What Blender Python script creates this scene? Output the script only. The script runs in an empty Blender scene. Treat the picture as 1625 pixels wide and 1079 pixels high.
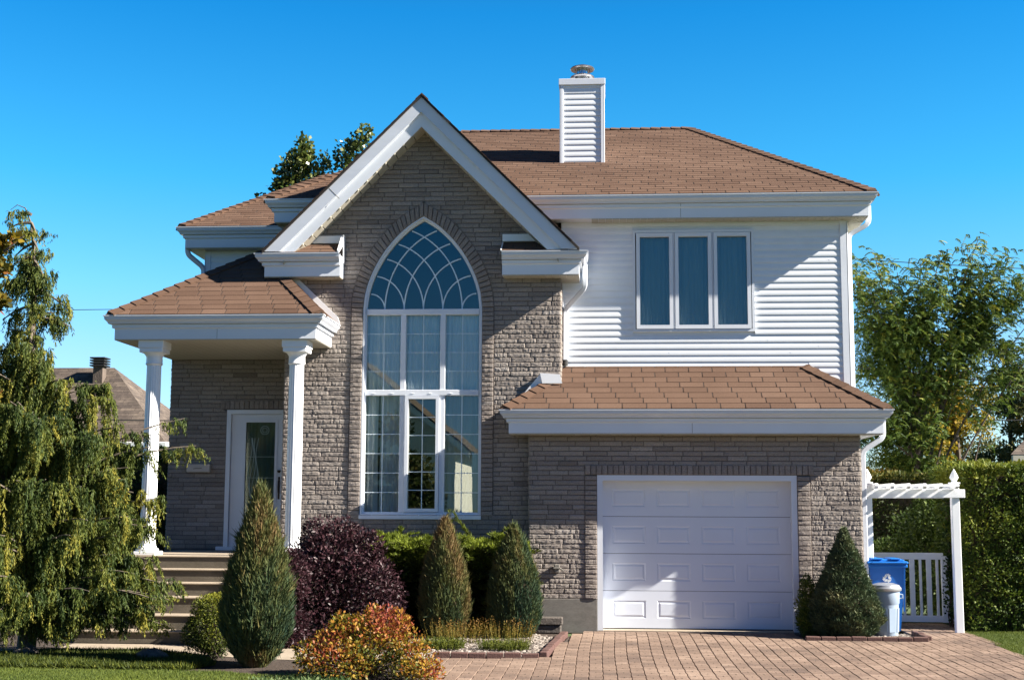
import bpy, math, random
import numpy as np
from mathutils import Matrix, Vector
random.seed(7); RNG = np.random.default_rng(11)
SC = bpy.context.scene; COL = SC.collection
R = math.radians
# ---------------------------------------------------------------- camera, sky, sun, exposure
CAM = (0.0, -18.4, 1.664)
def cam_axes(yaw, pitch, roll):
    cy, sy, cp, sp = math.cos(yaw), math.sin(yaw), math.cos(pitch), math.sin(pitch)
    f = Vector((-sy*cp, cy*cp, sp)); r = Vector((cy, sy, 0)); u = r.cross(f)
    cr, sr = math.cos(roll), math.sin(roll)
    return r*cr+u*sr, u*cr-r*sr, f
cr_, cu_, cf_ = cam_axes(R(4.102), R(7.226), R(0.263))
cam_d = bpy.data.cameras.new('camera'); cam = bpy.data.objects.new('camera', cam_d); COL.objects.link(cam)
cam_d.sensor_width = 36; cam_d.lens = 2100/1625*36; cam_d.clip_end = 3000; cam_d.clip_start = 0.1
mw = Matrix.Identity(4)
for i in range(3): mw[i][0] = cr_[i]; mw[i][1] = cu_[i]; mw[i][2] = -cf_[i]; mw[i][3] = CAM[i]
cam.matrix_world = mw; SC.camera = cam
SUND = Vector((-1.0, 0.165, -0.67)).normalized()          # the way the light travels
sun_el = math.asin(-SUND.z); sun_az = math.atan2(-SUND.x, -SUND.y)
W = bpy.data.worlds.new('World'); SC.world = W; W.use_nodes = True
wn = W.node_tree.nodes; wl = W.node_tree.links; wn.clear()
sky = wn.new('ShaderNodeTexSky'); sky.sky_type = 'NISHITA'; sky.sun_disc = False
sky.sun_elevation = sun_el; sky.sun_rotation = sun_az
sky.air_density = 1.0; sky.dust_density = 0.2; sky.ozone_density = 2.0
hs = wn.new('ShaderNodeHueSaturation'); hs.inputs['Saturation'].default_value = 1.0; hs.inputs['Hue'].default_value = 0.5
hs.inputs['Value'].default_value = 1.0
bg = wn.new('ShaderNodeBackground'); bg.inputs['Strength'].default_value = 0.05
wo = wn.new('ShaderNodeOutputWorld')
geo = wn.new('ShaderNodeTexCoord'); sep = wn.new('ShaderNodeSeparateXYZ'); wl.new(geo.outputs['Generated'], sep.inputs[0])
gr_ = wn.new('ShaderNodeValToRGB'); ge = gr_.color_ramp.elements          # clear autumn air: cyan low down, deep blue above
ge[0].position = 0.0; ge[0].color = (.75,.92,1.1,1); ge[1].position = 0.62; ge[1].color = (.24,.36,.50,1)
for p_, c_ in ((.11,(.62,.90,1.15,1)),(.16,(.45,.97,1.2,1)),(.24,(.19,.93,1.2,1)),(.36,(.055,.74,1.17,1)),(.46,(.12,.45,.72,1))): e_ = ge.new(p_); e_.color = c_
wl.new(sep.outputs['Z'], gr_.inputs[0]); vm_ = wn.new('ShaderNodeVectorMath'); vm_.operation = 'MULTIPLY'
wl.new(sky.outputs[0], vm_.inputs[0]); wl.new(gr_.outputs[0], vm_.inputs[1]); az_ = wn.new('ShaderNodeMapRange'); az_.inputs[1].default_value = -0.5; az_.inputs[2].default_value = 0.5      # sky dimmed and blued behind the camera to cut fill on the walls
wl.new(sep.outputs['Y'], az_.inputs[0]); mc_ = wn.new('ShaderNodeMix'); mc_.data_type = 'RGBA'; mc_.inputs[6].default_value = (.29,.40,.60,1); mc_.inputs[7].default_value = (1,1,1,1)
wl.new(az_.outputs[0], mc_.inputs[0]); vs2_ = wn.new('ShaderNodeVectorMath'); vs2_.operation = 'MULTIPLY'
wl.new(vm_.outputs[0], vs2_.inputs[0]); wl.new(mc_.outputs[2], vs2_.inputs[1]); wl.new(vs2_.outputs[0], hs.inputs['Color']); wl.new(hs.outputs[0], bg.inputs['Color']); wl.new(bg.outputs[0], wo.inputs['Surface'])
sd = bpy.data.lights.new('sun', 'SUN'); sd.energy = 5.0; sd.angle = R(0.5); sd.color = (1.0, 0.93, 0.82)
so = bpy.data.objects.new('sun', sd); COL.objects.link(so); so.rotation_euler = SUND.to_track_quat('-Z', 'Y').to_euler(); so.location = (20, -5, 20)
SC.view_settings.view_transform = 'Standard'; SC.view_settings.look = 'None'
SC.view_settings.gamma = 1; SC.view_settings.exposure = 1.9
SC.render.engine = 'CYCLES'; SC.cycles.max_bounces = 8; SC.cycles.transparent_max_bounces = 12
# ---------------------------------------------------------------- materials
def lin(c): return tuple(c)+(1,)
def M(name, cols, rough=0.7, noise=None, attr=None, bump=None, spec=0.5, metal=0.0, transl=0.0, stretch=(1,1,1), fine=None, rot=(0,0,0)):
    """cols: colours of a ramp read by noise (scale, contrast) and/or the per-face value v"""
    m = bpy.data.materials.new(name); m.use_nodes = True
    n = m.node_tree.nodes; l = m.node_tree.links
    b = n['Principled BSDF']; out = n['Material Output']
    b.inputs['Roughness'].default_value = rough; b.inputs['Metallic'].default_value = metal
    b.inputs['Specular IOR Level'].default_value = spec
    tc = n.new('ShaderNodeTexCoord'); mp = n.new('ShaderNodeMapping'); mp.inputs['Scale'].default_value = stretch; mp.inputs['Rotation'].default_value = rot
    l.new(tc.outputs['Object'], mp.inputs[0])
    col = None
    if len(cols) == 1 and not fine: b.inputs['Base Color'].default_value = lin(cols[0]); b_src = None
    else:
        ramp = n.new('ShaderNodeValToRGB'); e = ramp.color_ramp.elements
        while len(e) < max(2, len(cols)): e.new(0.5)
        cc = cols if len(cols) > 1 else [cols[0], cols[0]]
        for i, c in enumerate(cc): e[i].position = i/(len(cc)-1); e[i].color = lin(c)
        src = None
        if attr:
            a = n.new('ShaderNodeAttribute'); a.attribute_name = 'v'; src = a.outputs['Fac']
        if noise:
            t = n.new('ShaderNodeTexNoise'); t.inputs['Scale'].default_value = noise[0]; t.inputs['Detail'].default_value = 5
            l.new(mp.outputs[0], t.inputs['Vector'])
            k = n.new('ShaderNodeMath'); k.operation = 'MULTIPLY_ADD'; k.inputs[1].default_value = noise[1]
            k.inputs[2].default_value = (0.5-0.5*noise[1]) if src is None else -0.5*noise[1]
            l.new(t.outputs['Fac'], k.inputs[0])
            if src is None: src = k.outputs[0]
            else:
                ad = n.new('ShaderNodeMath'); ad.operation = 'ADD'; l.new(src, ad.inputs[0]); l.new(k.outputs[0], ad.inputs[1]); src = ad.outputs[0]
        if src is not None: l.new(src, ramp.inputs[0])
        col = ramp.outputs[0]
        if fine:
            t2 = n.new('ShaderNodeTexNoise'); t2.inputs['Scale'].default_value = fine[0]; t2.inputs['Detail'].default_value = 6; t2.inputs['Roughness'].default_value = 0.7
            l.new(mp.outputs[0], t2.inputs['Vector'])
            mr = n.new('ShaderNodeMapRange'); mr.inputs[1].default_value = 0.3; mr.inputs[2].default_value = 0.7
            mr.inputs[3].default_value = 1-fine[1]; mr.inputs[4].default_value = 1+fine[1]*0.6
            l.new(t2.outputs['Fac'], mr.inputs[0])
            vm = n.new('ShaderNodeVectorMath'); vm.operation = 'SCALE'; l.new(col, vm.inputs[0]); l.new(mr.outputs[0], vm.inputs['Scale'])
            col = vm.outputs[0]
        l.new(col, b.inputs['Base Color'])
    if bump:
        t = n.new('ShaderNodeTexNoise'); t.inputs['Scale'].default_value = bump[0]; t.inputs['Detail'].default_value = 6; t.inputs['Roughness'].default_value = 0.65
        l.new(mp.outputs[0], t.inputs['Vector'])
        bp = n.new('ShaderNodeBump'); bp.inputs['Distance'].default_value = bump[1]; bp.inputs['Strength'].default_value = bump[2] if len(bump) > 2 else 1
        l.new(t.outputs['Fac'], bp.inputs['Height']); l.new(bp.outputs[0], b.inputs['Normal'])
    if transl:
        tr = n.new('ShaderNodeBsdfTranslucent'); mx = n.new('ShaderNodeMixShader'); mx.inputs[0].default_value = transl
        if col is not None: l.new(col, tr.inputs[0])
        else: tr.inputs[0].default_value = lin(cols[0])
        l.new(b.outputs[0], mx.inputs[1]); l.new(tr.outputs[0], mx.inputs[2]); l.new(mx.outputs[0], out.inputs[0])
    return m
def glass(name, tint=(0.75,0.85,0.9), refl=0.2, rough=0.0, wob=0.0):
    m = bpy.data.materials.new(name); m.use_nodes = True
    n = m.node_tree.nodes; l = m.node_tree.links; n.clear()
    o = n.new('ShaderNodeOutputMaterial'); mx = n.new('ShaderNodeMixShader')
    t = n.new('ShaderNodeBsdfTransparent'); t.inputs[0].default_value = lin(tint)
    g = n.new('ShaderNodeBsdfGlossy'); g.inputs['Roughness'].default_value = rough; g.inputs[0].default_value = (1.0,1.0,.82,1)
    lw = n.new('ShaderNodeLayerWeight'); lw.inputs[0].default_value = 0.25
    mr = n.new('ShaderNodeMapRange'); mr.inputs[3].default_value = refl; mr.inputs[4].default_value = 1.0
    l.new(lw.outputs['Fresnel'], mr.inputs[0]); l.new(mr.outputs[0], mx.inputs[0])
    if wob:
        tc = n.new('ShaderNodeTexCoord'); ns = n.new('ShaderNodeTexNoise'); ns.inputs['Scale'].default_value = 1.3; ns.inputs['Detail'].default_value = 1
        bp = n.new('ShaderNodeBump'); bp.inputs['Distance'].default_value = wob
        l.new(tc.outputs['Object'], ns.inputs['Vector']); l.new(ns.outputs['Fac'], bp.inputs['Height']); l.new(bp.outputs[0], g.inputs['Normal'])
    l.new(t.outputs[0], mx.inputs[1]); l.new(g.outputs[0], mx.inputs[2]); l.new(mx.outputs[0], o.inputs[0])
    return m
T = {}
T['brick'] = M('brick', [(.195,.165,.148),(.265,.228,.203),(.31,.27,.24),(.37,.33,.30)], 0.9, (1.6,.35), True, (42,.010,1), 0.2, stretch=(1,1,2.6), fine=(60,.42), rot=(0,.65,0))
T['brick_surround'] = M('brick_band', [(.185,.158,.142),(.26,.222,.198),(.32,.28,.25)], 0.9, (3,.3), True, (42,.009,1), 0.2, fine=(60,.35))  # surround bricks in their own tone, close to the wall brick
T['mortar'] = M('mortar', [(.07,.06,.055),(.12,.105,.095)], 0.95, (20,1), bump=(60,.004))
T['shingle'] = M('shingle', [(.078,.045,.031),(.108,.065,.045),(.138,.086,.061)], 0.9, (.9,1.0), True, (160,.003,1), 0.15, fine=(180,.35))
T['shingle_cap'] = M('shingle_cap', [(.08,.047,.032),(.122,.073,.05)], 0.9, (1.2,.5), True, (160,.003,1), 0.15, fine=(180,.3))
T['deck'] = M('roof_deck', [(.025,.02,.018)], 0.95)
T['white'] = M('white_trim', [(.62,.65,.70),(.72,.75,.80)], 0.42, (1.5,1.2), spec=0.4, bump=(3,.003,.4))
T['gutter'] = M('white_gutter', [(.54,.57,.63),(.64,.67,.73)], 0.35, (2.5,1.5), spec=0.5, bump=(2.5,.004,.5), stretch=(.6,1,2))
T['soffit'] = M('soffit', [(.38,.355,.29),(.46,.43,.36)], 0.6, (3,1))
T['siding'] = M('siding', [(.67,.70,.74),(.75,.78,.82)], 0.5, (0.9,1.4), True, (2.2,.002,.35), 0.35, stretch=(.5,1,1.5), fine=(9,.05))
T['gdoor'] = M('garage_door_paint', [(.61,.65,.72),(.68,.72,.79)], 0.4, (1.3,1.5), spec=0.4, bump=(140,.0006,.6))
T['pvc'] = M('white_vinyl', [(.78,.79,.80)], 0.35, spec=0.5)
T['riser'] = M('shaded_riser_concrete', [(.085,.07,.05),(.14,.12,.09)], 0.9, (4,1.6), bump=(90,.003), fine=(30,.25), stretch=(1,1,2.5))  # step concrete darkened for the shade that falls on the risers
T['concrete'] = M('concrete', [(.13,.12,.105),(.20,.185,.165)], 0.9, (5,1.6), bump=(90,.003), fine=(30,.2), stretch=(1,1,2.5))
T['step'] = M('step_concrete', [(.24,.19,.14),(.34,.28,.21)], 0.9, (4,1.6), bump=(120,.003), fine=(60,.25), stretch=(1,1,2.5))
T['dark'] = M('dark', [(.012,.012,.014)], 0.6)
T['rubber'] = M('black_rubber', [(.02,.02,.02)], 0.7)
T['room'] = M('room', [(.05,.048,.045)], 0.9)
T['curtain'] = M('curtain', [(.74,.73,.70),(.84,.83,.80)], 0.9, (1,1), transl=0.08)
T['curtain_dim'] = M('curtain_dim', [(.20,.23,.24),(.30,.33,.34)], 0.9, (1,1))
T['muntin'] = M('muntin', [(.62,.70,.74)], 0.4)
T['glass'] = glass('window_glass', (.93,.96,.97), .085, 0, .0006)
T['glass_arch'] = glass('arch_glass', (.66,.72,.74), .085, 0, .0006)
T['glass_door'] = glass('door_glass', (.62,.74,.74), .06, .1)
T['steel'] = M('flue_steel', [(.30,.32,.35),(.50,.52,.55)], 0.22, (9,1), metal=1.0, bump=(14,.004,.5))
T['rust'] = M('flue_rim', [(.28,.26,.25),(.55,.56,.58)], 0.25, (14,2), metal=.9)
T['bronze'] = M('door_handle', [(.05,.035,.025)], 0.35, metal=.7)
# ---------------------------------------------------------------- mesh helpers
ORG = {}
def link(o, parent=None, loc=None):
    COL.objects.link(o)
    if parent is not None: o.parent = parent
    return o
def thing(name, label, cat, loc, group=None):
    o = bpy.data.objects.new(name, None); COL.objects.link(o); o.location = loc; o.empty_display_size = 0.2
    o['label'] = label; o['category'] = cat
    if group: o['group'] = group
    ORG[o.name] = np.array(loc, float); return o
def finish(me, name, mat, parent, vals=None, smooth=False, label=None):
    me.name = name
    if mat is not None: me.materials.append(mat)
    if vals is not None:
        a = me.attributes.new('v', 'FLOAT', 'FACE'); a.data.foreach_set('value', np.asarray(vals, np.float32))
    if smooth: me.polygons.foreach_set('use_smooth', [True]*len(me.polygons))
    o = bpy.data.objects.new(name, me); link(o, parent)
    ORG[o.name] = ORG[parent.name] if parent is not None else np.zeros(3)
    if label: o['label'] = label
    return o
def tag(o, label=None, cat=None, group=None, kind=None):
    if label: o['label'] = label
    if cat: o['category'] = cat
    if group: o['group'] = group
    if kind: o['kind'] = kind
    return o
class MB:
    def __init__(s): s.v = []; s.f = []; s.a = []
    def add(s, vs, fs, a=0.5):
        k = len(s.v); s.v += [tuple(p) for p in vs]; s.f += [tuple(i+k for i in f) for f in fs]; s.a += [a]*len(fs); return s
    def box(s, x0, x1, y0, y1, z0, z1, a=0.5):
        return s.add([(x0,y0,z0),(x1,y0,z0),(x1,y1,z0),(x0,y1,z0),(x0,y0,z1),(x1,y0,z1),(x1,y1,z1),(x0,y1,z1)],
            [(0,3,2,1),(4,5,6,7),(0,1,5,4),(1,2,6,5),(2,3,7,6),(3,0,4,7)], a)
    def bbox(s, x0, x1, y0, y1, z0, z1, b=0.004, a=0.5):      # box with chamfered edges
        vs = []
        for (sx, sy, sz) in [(i, j, k) for i in (0,1) for j in (0,1) for k in (0,1)]:
            X = (x0,x1)[sx]; Y = (y0,y1)[sy]; Z = (z0,z1)[sz]; dx = (b,-b)[sx]; dy = (b,-b)[sy]; dz = (b,-b)[sz]
            vs += [(X,Y+dy,Z+dz),(X+dx,Y,Z+dz),(X+dx,Y+dy,Z)]
        I = lambda i,j,k,c: (i*4+j*2+k)*3+c
        fs = [(I(0,0,0,0),I(0,0,1,0),I(0,1,1,0),I(0,1,0,0)),(I(1,0,0,0),I(1,1,0,0),I(1,1,1,0),I(1,0,1,0)),
              (I(0,0,0,1),I(1,0,0,1),I(1,0,1,1),I(0,0,1,1)),(I(0,1,0,1),I(0,1,1,1),I(1,1,1,1),I(1,1,0,1)),
              (I(0,0,0,2),I(0,1,0,2),I(1,1,0,2),I(1,0,0,2)),(I(0,0,1,2),I(1,0,1,2),I(1,1,1,2),I(0,1,1,2))]
        for j in (0,1):
            for k in (0,1):
                fs.append((I(0,j,k,1),I(1,j,k,1),I(1,j,k,2),I(0,j,k,2)))
                fs.append((I(j,0,k,0),I(j,1,k,0),I(j,1,k,2),I(j,0,k,2)))
                fs.append((I(j,k,0,0),I(j,k,1,0),I(j,k,1,1),I(j,k,0,1)))
                for i in (0,1): fs.append((I(i,j,k,0),I(i,j,k,1),I(i,j,k,2)))
        return s.add(vs, fs, a)
    def prism(s, pts, y0, y1, axis='y', a=0.5):                # polygon pushed through a thickness
        n = len(pts)
        def P(p, d): return {'y': (p[0], d, p[1]), 'x': (d, p[0], p[1]), 'z': (p[0], p[1], d)}[axis]
        vs = [P(p, y0) for p in pts]+[P(p, y1) for p in pts]
        fs = [tuple(range(n))[::-1], tuple(range(n, 2*n))]+[(i, (i+1)%n, n+(i+1)%n, n+i) for i in range(n)]
        return s.add(vs, fs, a)
    def band(s, A, B, y0, y1, closed=True, a=0.5):             # ring between two outlines of equal count in XZ
        n = len(A); vs = [(p[0], y0, p[1]) for p in A]+[(p[0], y0, p[1]) for p in B]+[(p[0], y1, p[1]) for p in A]+[(p[0], y1, p[1]) for p in B]
        fs = []
        for i in range(n if closed else n-1):
            j = (i+1) % n
            fs += [(i,j,n+j,n+i),(2*n+i,3*n+i,3*n+j,2*n+j),(i,2*n+i,2*n+j,j),(n+i,n+j,3*n+j,3*n+i)]
        if not closed: fs += [(0,n,3*n,2*n),(n-1,3*n-1,4*n-1,2*n-1)]
        return s.add(vs, fs, a)
    def lathe(s, prof, c=(0,0,0), seg=24, a=0.5, flute=0, fd=0.0):
        vs = []; n = len(prof)
        for (r, z) in prof:
            for k in range(seg):
                t = 2*math.pi*k/seg; q = r*(1-(fd if flute and (k % 2) else 0)); vs.append((c[0]+q*math.cos(t), c[1]+q*math.sin(t), c[2]+z))
        fs = [(i*seg+k, i*seg+(k+1)%seg, (i+1)*seg+(k+1)%seg, (i+1)*seg+k) for i in range(n-1) for k in range(seg)]
        fs += [tuple(range(seg))[::-1], tuple((n-1)*seg+k for k in range(seg))]
        return s.add(vs, fs, a)
    def tube(s, pts, rad, seg=8, a=0.5, sq=False):             # tube along points; rad number or list
        n = len(pts); P = [Vector(p) for p in pts]; vs = []
        up = Vector((0,1,0)) if sq else Vector((0.13,0.31,0.94)); prev = None
        for i in range(n):
            d = (P[min(i+1,n-1)]-P[max(i-1,0)]).normalized()
            if prev is None:
                x = d.cross(up)
                if x.length < .05: x = d.cross(Vector((1,0,0)))
            else: x = prev-d*prev.dot(d)
            x.normalize(); prev = x.copy(); y = d.cross(x); r = rad[i] if isinstance(rad, (list,tuple)) else rad
            if sq:
                for (p,q) in ((-1,-.75),(-.75,-1),(.75,-1),(1,-.75),(1,.75),(.75,1),(-.75,1),(-1,.75)): vs.append(P[i]+x*(p*r)+y*(q*r*1.3))
            else:
                for k in range(seg): t = 2*math.pi*k/seg; vs.append(P[i]+x*(r*math.cos(t))+y*(r*math.sin(t)))
        if sq: seg = 8
        fs = [(i*seg+k, i*seg+(k+1)%seg, (i+1)*seg+(k+1)%seg, (i+1)*seg+k) for i in range(n-1) for k in range(seg)]
        fs += [tuple(range(seg))[::-1], tuple((n-1)*seg+k for k in range(seg))]
        return s.add(vs, fs, a)
    def build(s, name, mat, parent=None, smooth=False, label=None, attr=True):
        o0 = ORG[parent.name] if parent is not None else np.zeros(3)
        me = bpy.data.meshes.new(name)
        me.from_pydata([(p[0]-o0[0], p[1]-o0[1], p[2]-o0[2]) for p in s.v], [], s.f)
        o = finish(me, name, mat, parent, s.a if attr else None, smooth, label)
        if smooth:
            try: me.set_sharp_from_angle(angle=R(38))
            except Exception: pass
        return o
def quads(name, V, vals, mat, parent=None):                    # V: (n,4,3) array
    V = np.asarray(V, np.float64); n = len(V); o0 = ORG[parent.name] if parent is not None else np.zeros(3)
    me = bpy.data.meshes.new(name); P = (V.reshape(-1,3)-o0).astype(np.float32)
    me.vertices.add(4*n); me.vertices.foreach_set('co', P.ravel())
    me.loops.add(4*n); me.loops.foreach_set('vertex_index', np.arange(4*n, dtype=np.int32))
    me.polygons.add(n); me.polygons.foreach_set('loop_start', np.arange(n, dtype=np.int32)*4)
    me.update(calc_edges=True)
    return finish(me, name, mat, parent, vals)
def bricks(name, B, mat, parent, wall=(0,0,0), U=(1,0,0), N=(0,-1,0), nx=15, nz=4, dep=.013, vbias=0.0):
    """B: list of 4 corners (s,z) bl,br,tr,tl; each becomes a rough-faced block standing proud of the wall plane"""
    B = np.asarray(B, float); n = len(B); u = np.array([0,.025]+list(np.linspace(.025,.975,nx-2))[1:-1]+[.975,1]); nx = len(u)
    w = np.array([0,.07,.3,.5,.7,.93,1.]); nz = len(w)
    uu, ww = np.meshgrid(u, w)                                  # nz,nx
    c = B[:,None,None,:,:]
    P = (c[...,0,:]*((1-uu)*(1-ww))[None,...,None]+c[...,1,:]*(uu*(1-ww))[None,...,None]+c[...,2,:]*(uu*ww)[None,...,None]+c[...,3,:]*((1-uu)*ww)[None,...,None])
    edge = np.minimum(np.minimum(uu, 1-uu)*30, np.minimum(ww, 1-ww)*12).clip(0,1)
    d = dep*(.25+.75*edge)[None]+(RNG.random((n,nz,nx))-.5)*.0048*(.3+.7*edge)+(RNG.random((n,nz,1))-.5)*.0022+(RNG.random((n,1,nx))-.5)*.0035+(RNG.random((n,1,1))-.5)*.0035
    tilt = (RNG.random((n,1,1))-.5)*.004*(uu[None]-.5)*2; d = (d+tilt).clip(.003,.05)
    U = np.array(U, float); N = np.array(N, float); Wd = np.array(wall, float)
    F = Wd+P[...,0:1]*U+P[...,1:2]*np.array([0,0,1.])+d[...,None]*N
    quadsL = []
    a = F[:,:-1,:-1]; b = F[:,:-1,1:]; cc = F[:,1:,1:]; dd = F[:,1:,:-1]
    quadsL.append(np.stack([a,b,cc,dd],-2).reshape(n,-1,4,3))
    back = Wd+P[...,0:1]*U+P[...,1:2]*np.array([0,0,1.])-.004*N
    def side(f, g): return np.stack([f[:,:-1],f[:,1:],g[:,1:],g[:,:-1]],-2)
    quadsL += [side(back[:,0],F[:,0]), side(F[:,-1],back[:,-1]), side(F[:,:,0],back[:,:,0]), side(back[:,:,-1],F[:,:,-1])]
    Q = np.concatenate(quadsL,1); k = Q.shape[1]
    v = np.repeat((RNG.normal(size=n)*.17+.5+vbias).clip(0,1), k)
    return quads(name, Q.reshape(-1,4,3), v, mat, parent)
def courses(z0, z1, fn, h=.067, gap=.0065, lo=.26, hi=.38):
    out = []; z = z0; k = 0
    while z < z1-.012:
        zb = z+gap/2; zt = min(z+h-gap/2, z1); A = fn(zb); C = fn(zt)
        if len(A) != len(C): A = C = fn((zb+zt)/2)
        for (a0,a1),(c0,c1) in zip(A, C):
            s = min(a0,c0)-random.random()*.25; e = max(a1,c1)
            while s < e:
                L = random.uniform(lo, hi)
                if e-(s+L) < .07: L = e-s+.01
                bl, br = max(s, a0), min(s+L-gap, a1); tl, tr = max(s, c0), min(s+L-gap, c1)
                if br-bl > .02 or tr-tl > .02:
                    if br < bl: br = bl = min(max(bl,a0),a1)
                    if tr < tl: tr = tl = min(max(tl,c0),c1)
                    out.append([(bl,zb),(br,zb),(tr,zt),(tl,zt)])
                s += L
        z += h; k += 1
    return out
def backing(mb, z0, z1, fn, wall, U=(1,0,0), step=.067):
    z = z0; U = np.array(U, float); Wd = np.array(wall, float); Z = np.array([0,0,1.])
    while z < z1-1e-6:
        zt = min(z+step, z1); A = fn(z+1e-4); C = fn(zt-1e-4)
        if len(A) != len(C): A = C = fn((z+zt)/2)
        for (a0,a1),(c0,c1) in zip(A, C):
            if a1-a0 > .003 or c1-c0 > .003: mb.add([Wd+U*a0+Z*z, Wd+U*a1+Z*z, Wd+U*c1+Z*zt, Wd+U*c0+Z*zt], [(0,1,2,3)])
        z = zt
def poly_int(poly, t):                                        # interval of polygon at height t
    xs = []
    for i in range(len(poly)):
        (x0,y0),(x1,y1) = poly[i], poly[(i+1)%len(poly)]
        if abs(y1-y0) > 1e-9 and min(y0,y1)-1e-9 <= t <= max(y0,y1)+1e-9: xs.append(x0+(x1-x0)*(t-y0)/(y1-y0))
    return (min(xs), max(xs)) if len(xs) > 1 else None
def roof_plane(name, pts, parent, expo=.143, tab=.333, mat=None, deck=True, bare=False):
    """pts: 3D outline, first two points along the eave. Laid with tabs of three-tab shingle."""
    P = [Vector(p) for p in pts]; u = (P[1]-P[0]).normalized(); n = u.cross(P[2]-P[0])
    k = 2
    while n.length < 1e-5: k += 1; n = u.cross(P[k]-P[0])
    n.normalize()
    if n.z < 0: n = -n
    v = n.cross(u)
    if v.z < 0: v = -v
    Q = [((p-P[0]).dot(u), (p-P[0]).dot(v)) for p in P]; tmax = max(q[1] for q in Q); mb = MB(); t = 0.0; j = 0
    W3 = lambda s_, t_, h_: P[0]+u*s_+v*t_+n*h_
    while t < tmax-.01:
        t1 = min(t+expo, tmax); A = poly_int(Q, min(t+1e-4, tmax-1e-4)); C = poly_int(Q, t1-1e-4)
        if A and C:
            s = min(A[0],C[0])-tab+((j % 2)*tab/2)+random.uniform(-.012,.012); e = max(A[1],C[1]); rowv = random.uniform(-.06,.06)
            while s < e:
                a0,a1 = max(s,A[0]), min(s+tab-.013,A[1]); c0,c1 = max(s,C[0]), min(s+tab-.013,C[1])
                if a1-a0 > .01 or c1-c0 > .01:
                    a1 = max(a1,a0); c1 = max(c1,c0)
                    a0 = min(max(a0,A[0]),A[1]); c0 = min(max(c0,C[0]),C[1]); a1 = min(max(a1,A[0]),A[1]); c1 = min(max(c1,C[0]),C[1])
                    h = .0075+random.uniform(-.0015,.002)
                    mb.add([W3(a0,t-.004,h),W3(a1,t-.004,h),W3(c1,t1,.003),W3(c0,t1,.003),W3(a0,t-.004,0),W3(a1,t-.004,0)],
                        [(0,1,2,3),(4,5,1,0),(4,0,3),(5,2,1)], min(1,max(0,random.gauss(.5,.13)+rowv)))
                s += tab
        t += expo; j += 1
    o = mb.build(name, mat or T['shingle'], parent)
    if deck:
        m = MB(); m.add([p+n*.0005 for p in P]+[p-n*.03 for p in P], [tuple(range(len(P))), tuple(range(len(P),2*len(P)))[::-1]]+[(i,(i+1)%len(P),len(P)+(i+1)%len(P),len(P)+i) for i in range(len(P))])
        m.build('roof_deck', T['deck'], o)
    return o
def caps(name, a, b, n1, n2, parent, w=.125, step=.18):       # cap shingles along a hip or ridge
    A, B = Vector(a), Vector(b); d = (B-A).normalized(); L = (B-A).length; mb = MB(); t = .05
    def fall(nn):
        nn = Vector(nn).normalized(); f = nn.cross(d)
        if f.z > 0: f = -f
        return f, nn
    f1, m1 = fall(n1); f2, m2 = fall(n2)
    while t < L-.02:
        t1 = min(t+step+.03, L); h0, h1 = .032, .016; p0 = A+d*t; p1 = A+d*t1; up = (m1+m2).normalized()
        vs = [p0+f1*w+m1*h0, p0+up*(h0+.006), p0+f2*w+m2*h0, p1+f2*w+m2*h1, p1+up*(h1+.006), p1+f1*w+m1*h1, p0+f1*w, p0+up*.0, p0+f2*w]
        mb.add(vs, [(0,1,4,5),(1,2,3,4),(6,7,1,0),(7,8,2,1),(6,0,5),(8,3,2)], min(1,max(0,random.gauss(.5,.2))))
        t += step
    return mb.build(name, T['shingle_cap'], parent)
def offs(path, d):                                             # offset an open path to its right by d
    P = [Vector(p) for p in path]; out = []
    for i in range(len(P)):
        ns = []
        if i > 0: e = (P[i]-P[i-1]).normalized(); ns.append(Vector((e.y,-e.x)))
        if i < len(P)-1: e = (P[i+1]-P[i]).normalized(); ns.append(Vector((e.y,-e.x)))
        if len(ns) == 1: out.append(P[i]+ns[0]*d)
        else: m = (ns[0]+ns[1]); out.append(P[i]+m*(2*d/m.length_squared))
    return out
def sweep(mb, path, prof, z):
    n = len(prof); rows = [offs(path, o) for (o, _) in prof]
    vs = [(rows[j][i].x, rows[j][i].y, z+prof[j][1]) for i in range(len(path)) for j in range(n)]
    fs = [(i*n+j, i*n+(j+1)%n, (i+1)*n+(j+1)%n, (i+1)*n+j) for i in range(len(path)-1) for j in range(n)]
    fs += [tuple(range(n)), tuple((len(path)-1)*n+j for j in range(n))[::-1]]
    return mb.add(vs, fs)
def eave(path, z, parent, o=.4):
    g = [(o-.125,-.004),(o-.125,-.112),(o-.058,-.112),(o-.05,-.09),(o-.018,-.055),(o-.014,-.02),(o-.001,-.014),(o,0),(o-.012,0),(o-.016,-.03),(o-.02,-.05),(o-.11,-.05),(o-.11,-.004)]
    f = [(.004,-.318),(o-.13,-.318),(o-.13,-.178),(o-.118,-.168),(o-.10,-.165),(o-.10,-.118),(o-.128,-.114),(o-.128,-.02),(.004,-.02)]
    m = MB(); sweep(m, path, f, z); fo = m.build('fascia', T['white'], parent)
    m = MB(); sweep(m, path, g, z); return fo, m.build('gutter', T['gutter'], parent)
def soffit(x0, x1, y0, y1, z, parent, along='y', pitch=.10):
    m = MB()
    if along == 'y':
        x = x0
        while x < x1-.01: m.box(x, min(x+pitch-.005, x1), y0, y1, z-.012, z); x += pitch
    else:
        y = y0
        while y < y1-.01: m.box(x0, x1, y, min(y+pitch-.005, y1), z-.012, z); y += pitch
    return m.build('soffit', T['soffit'], parent)
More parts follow.
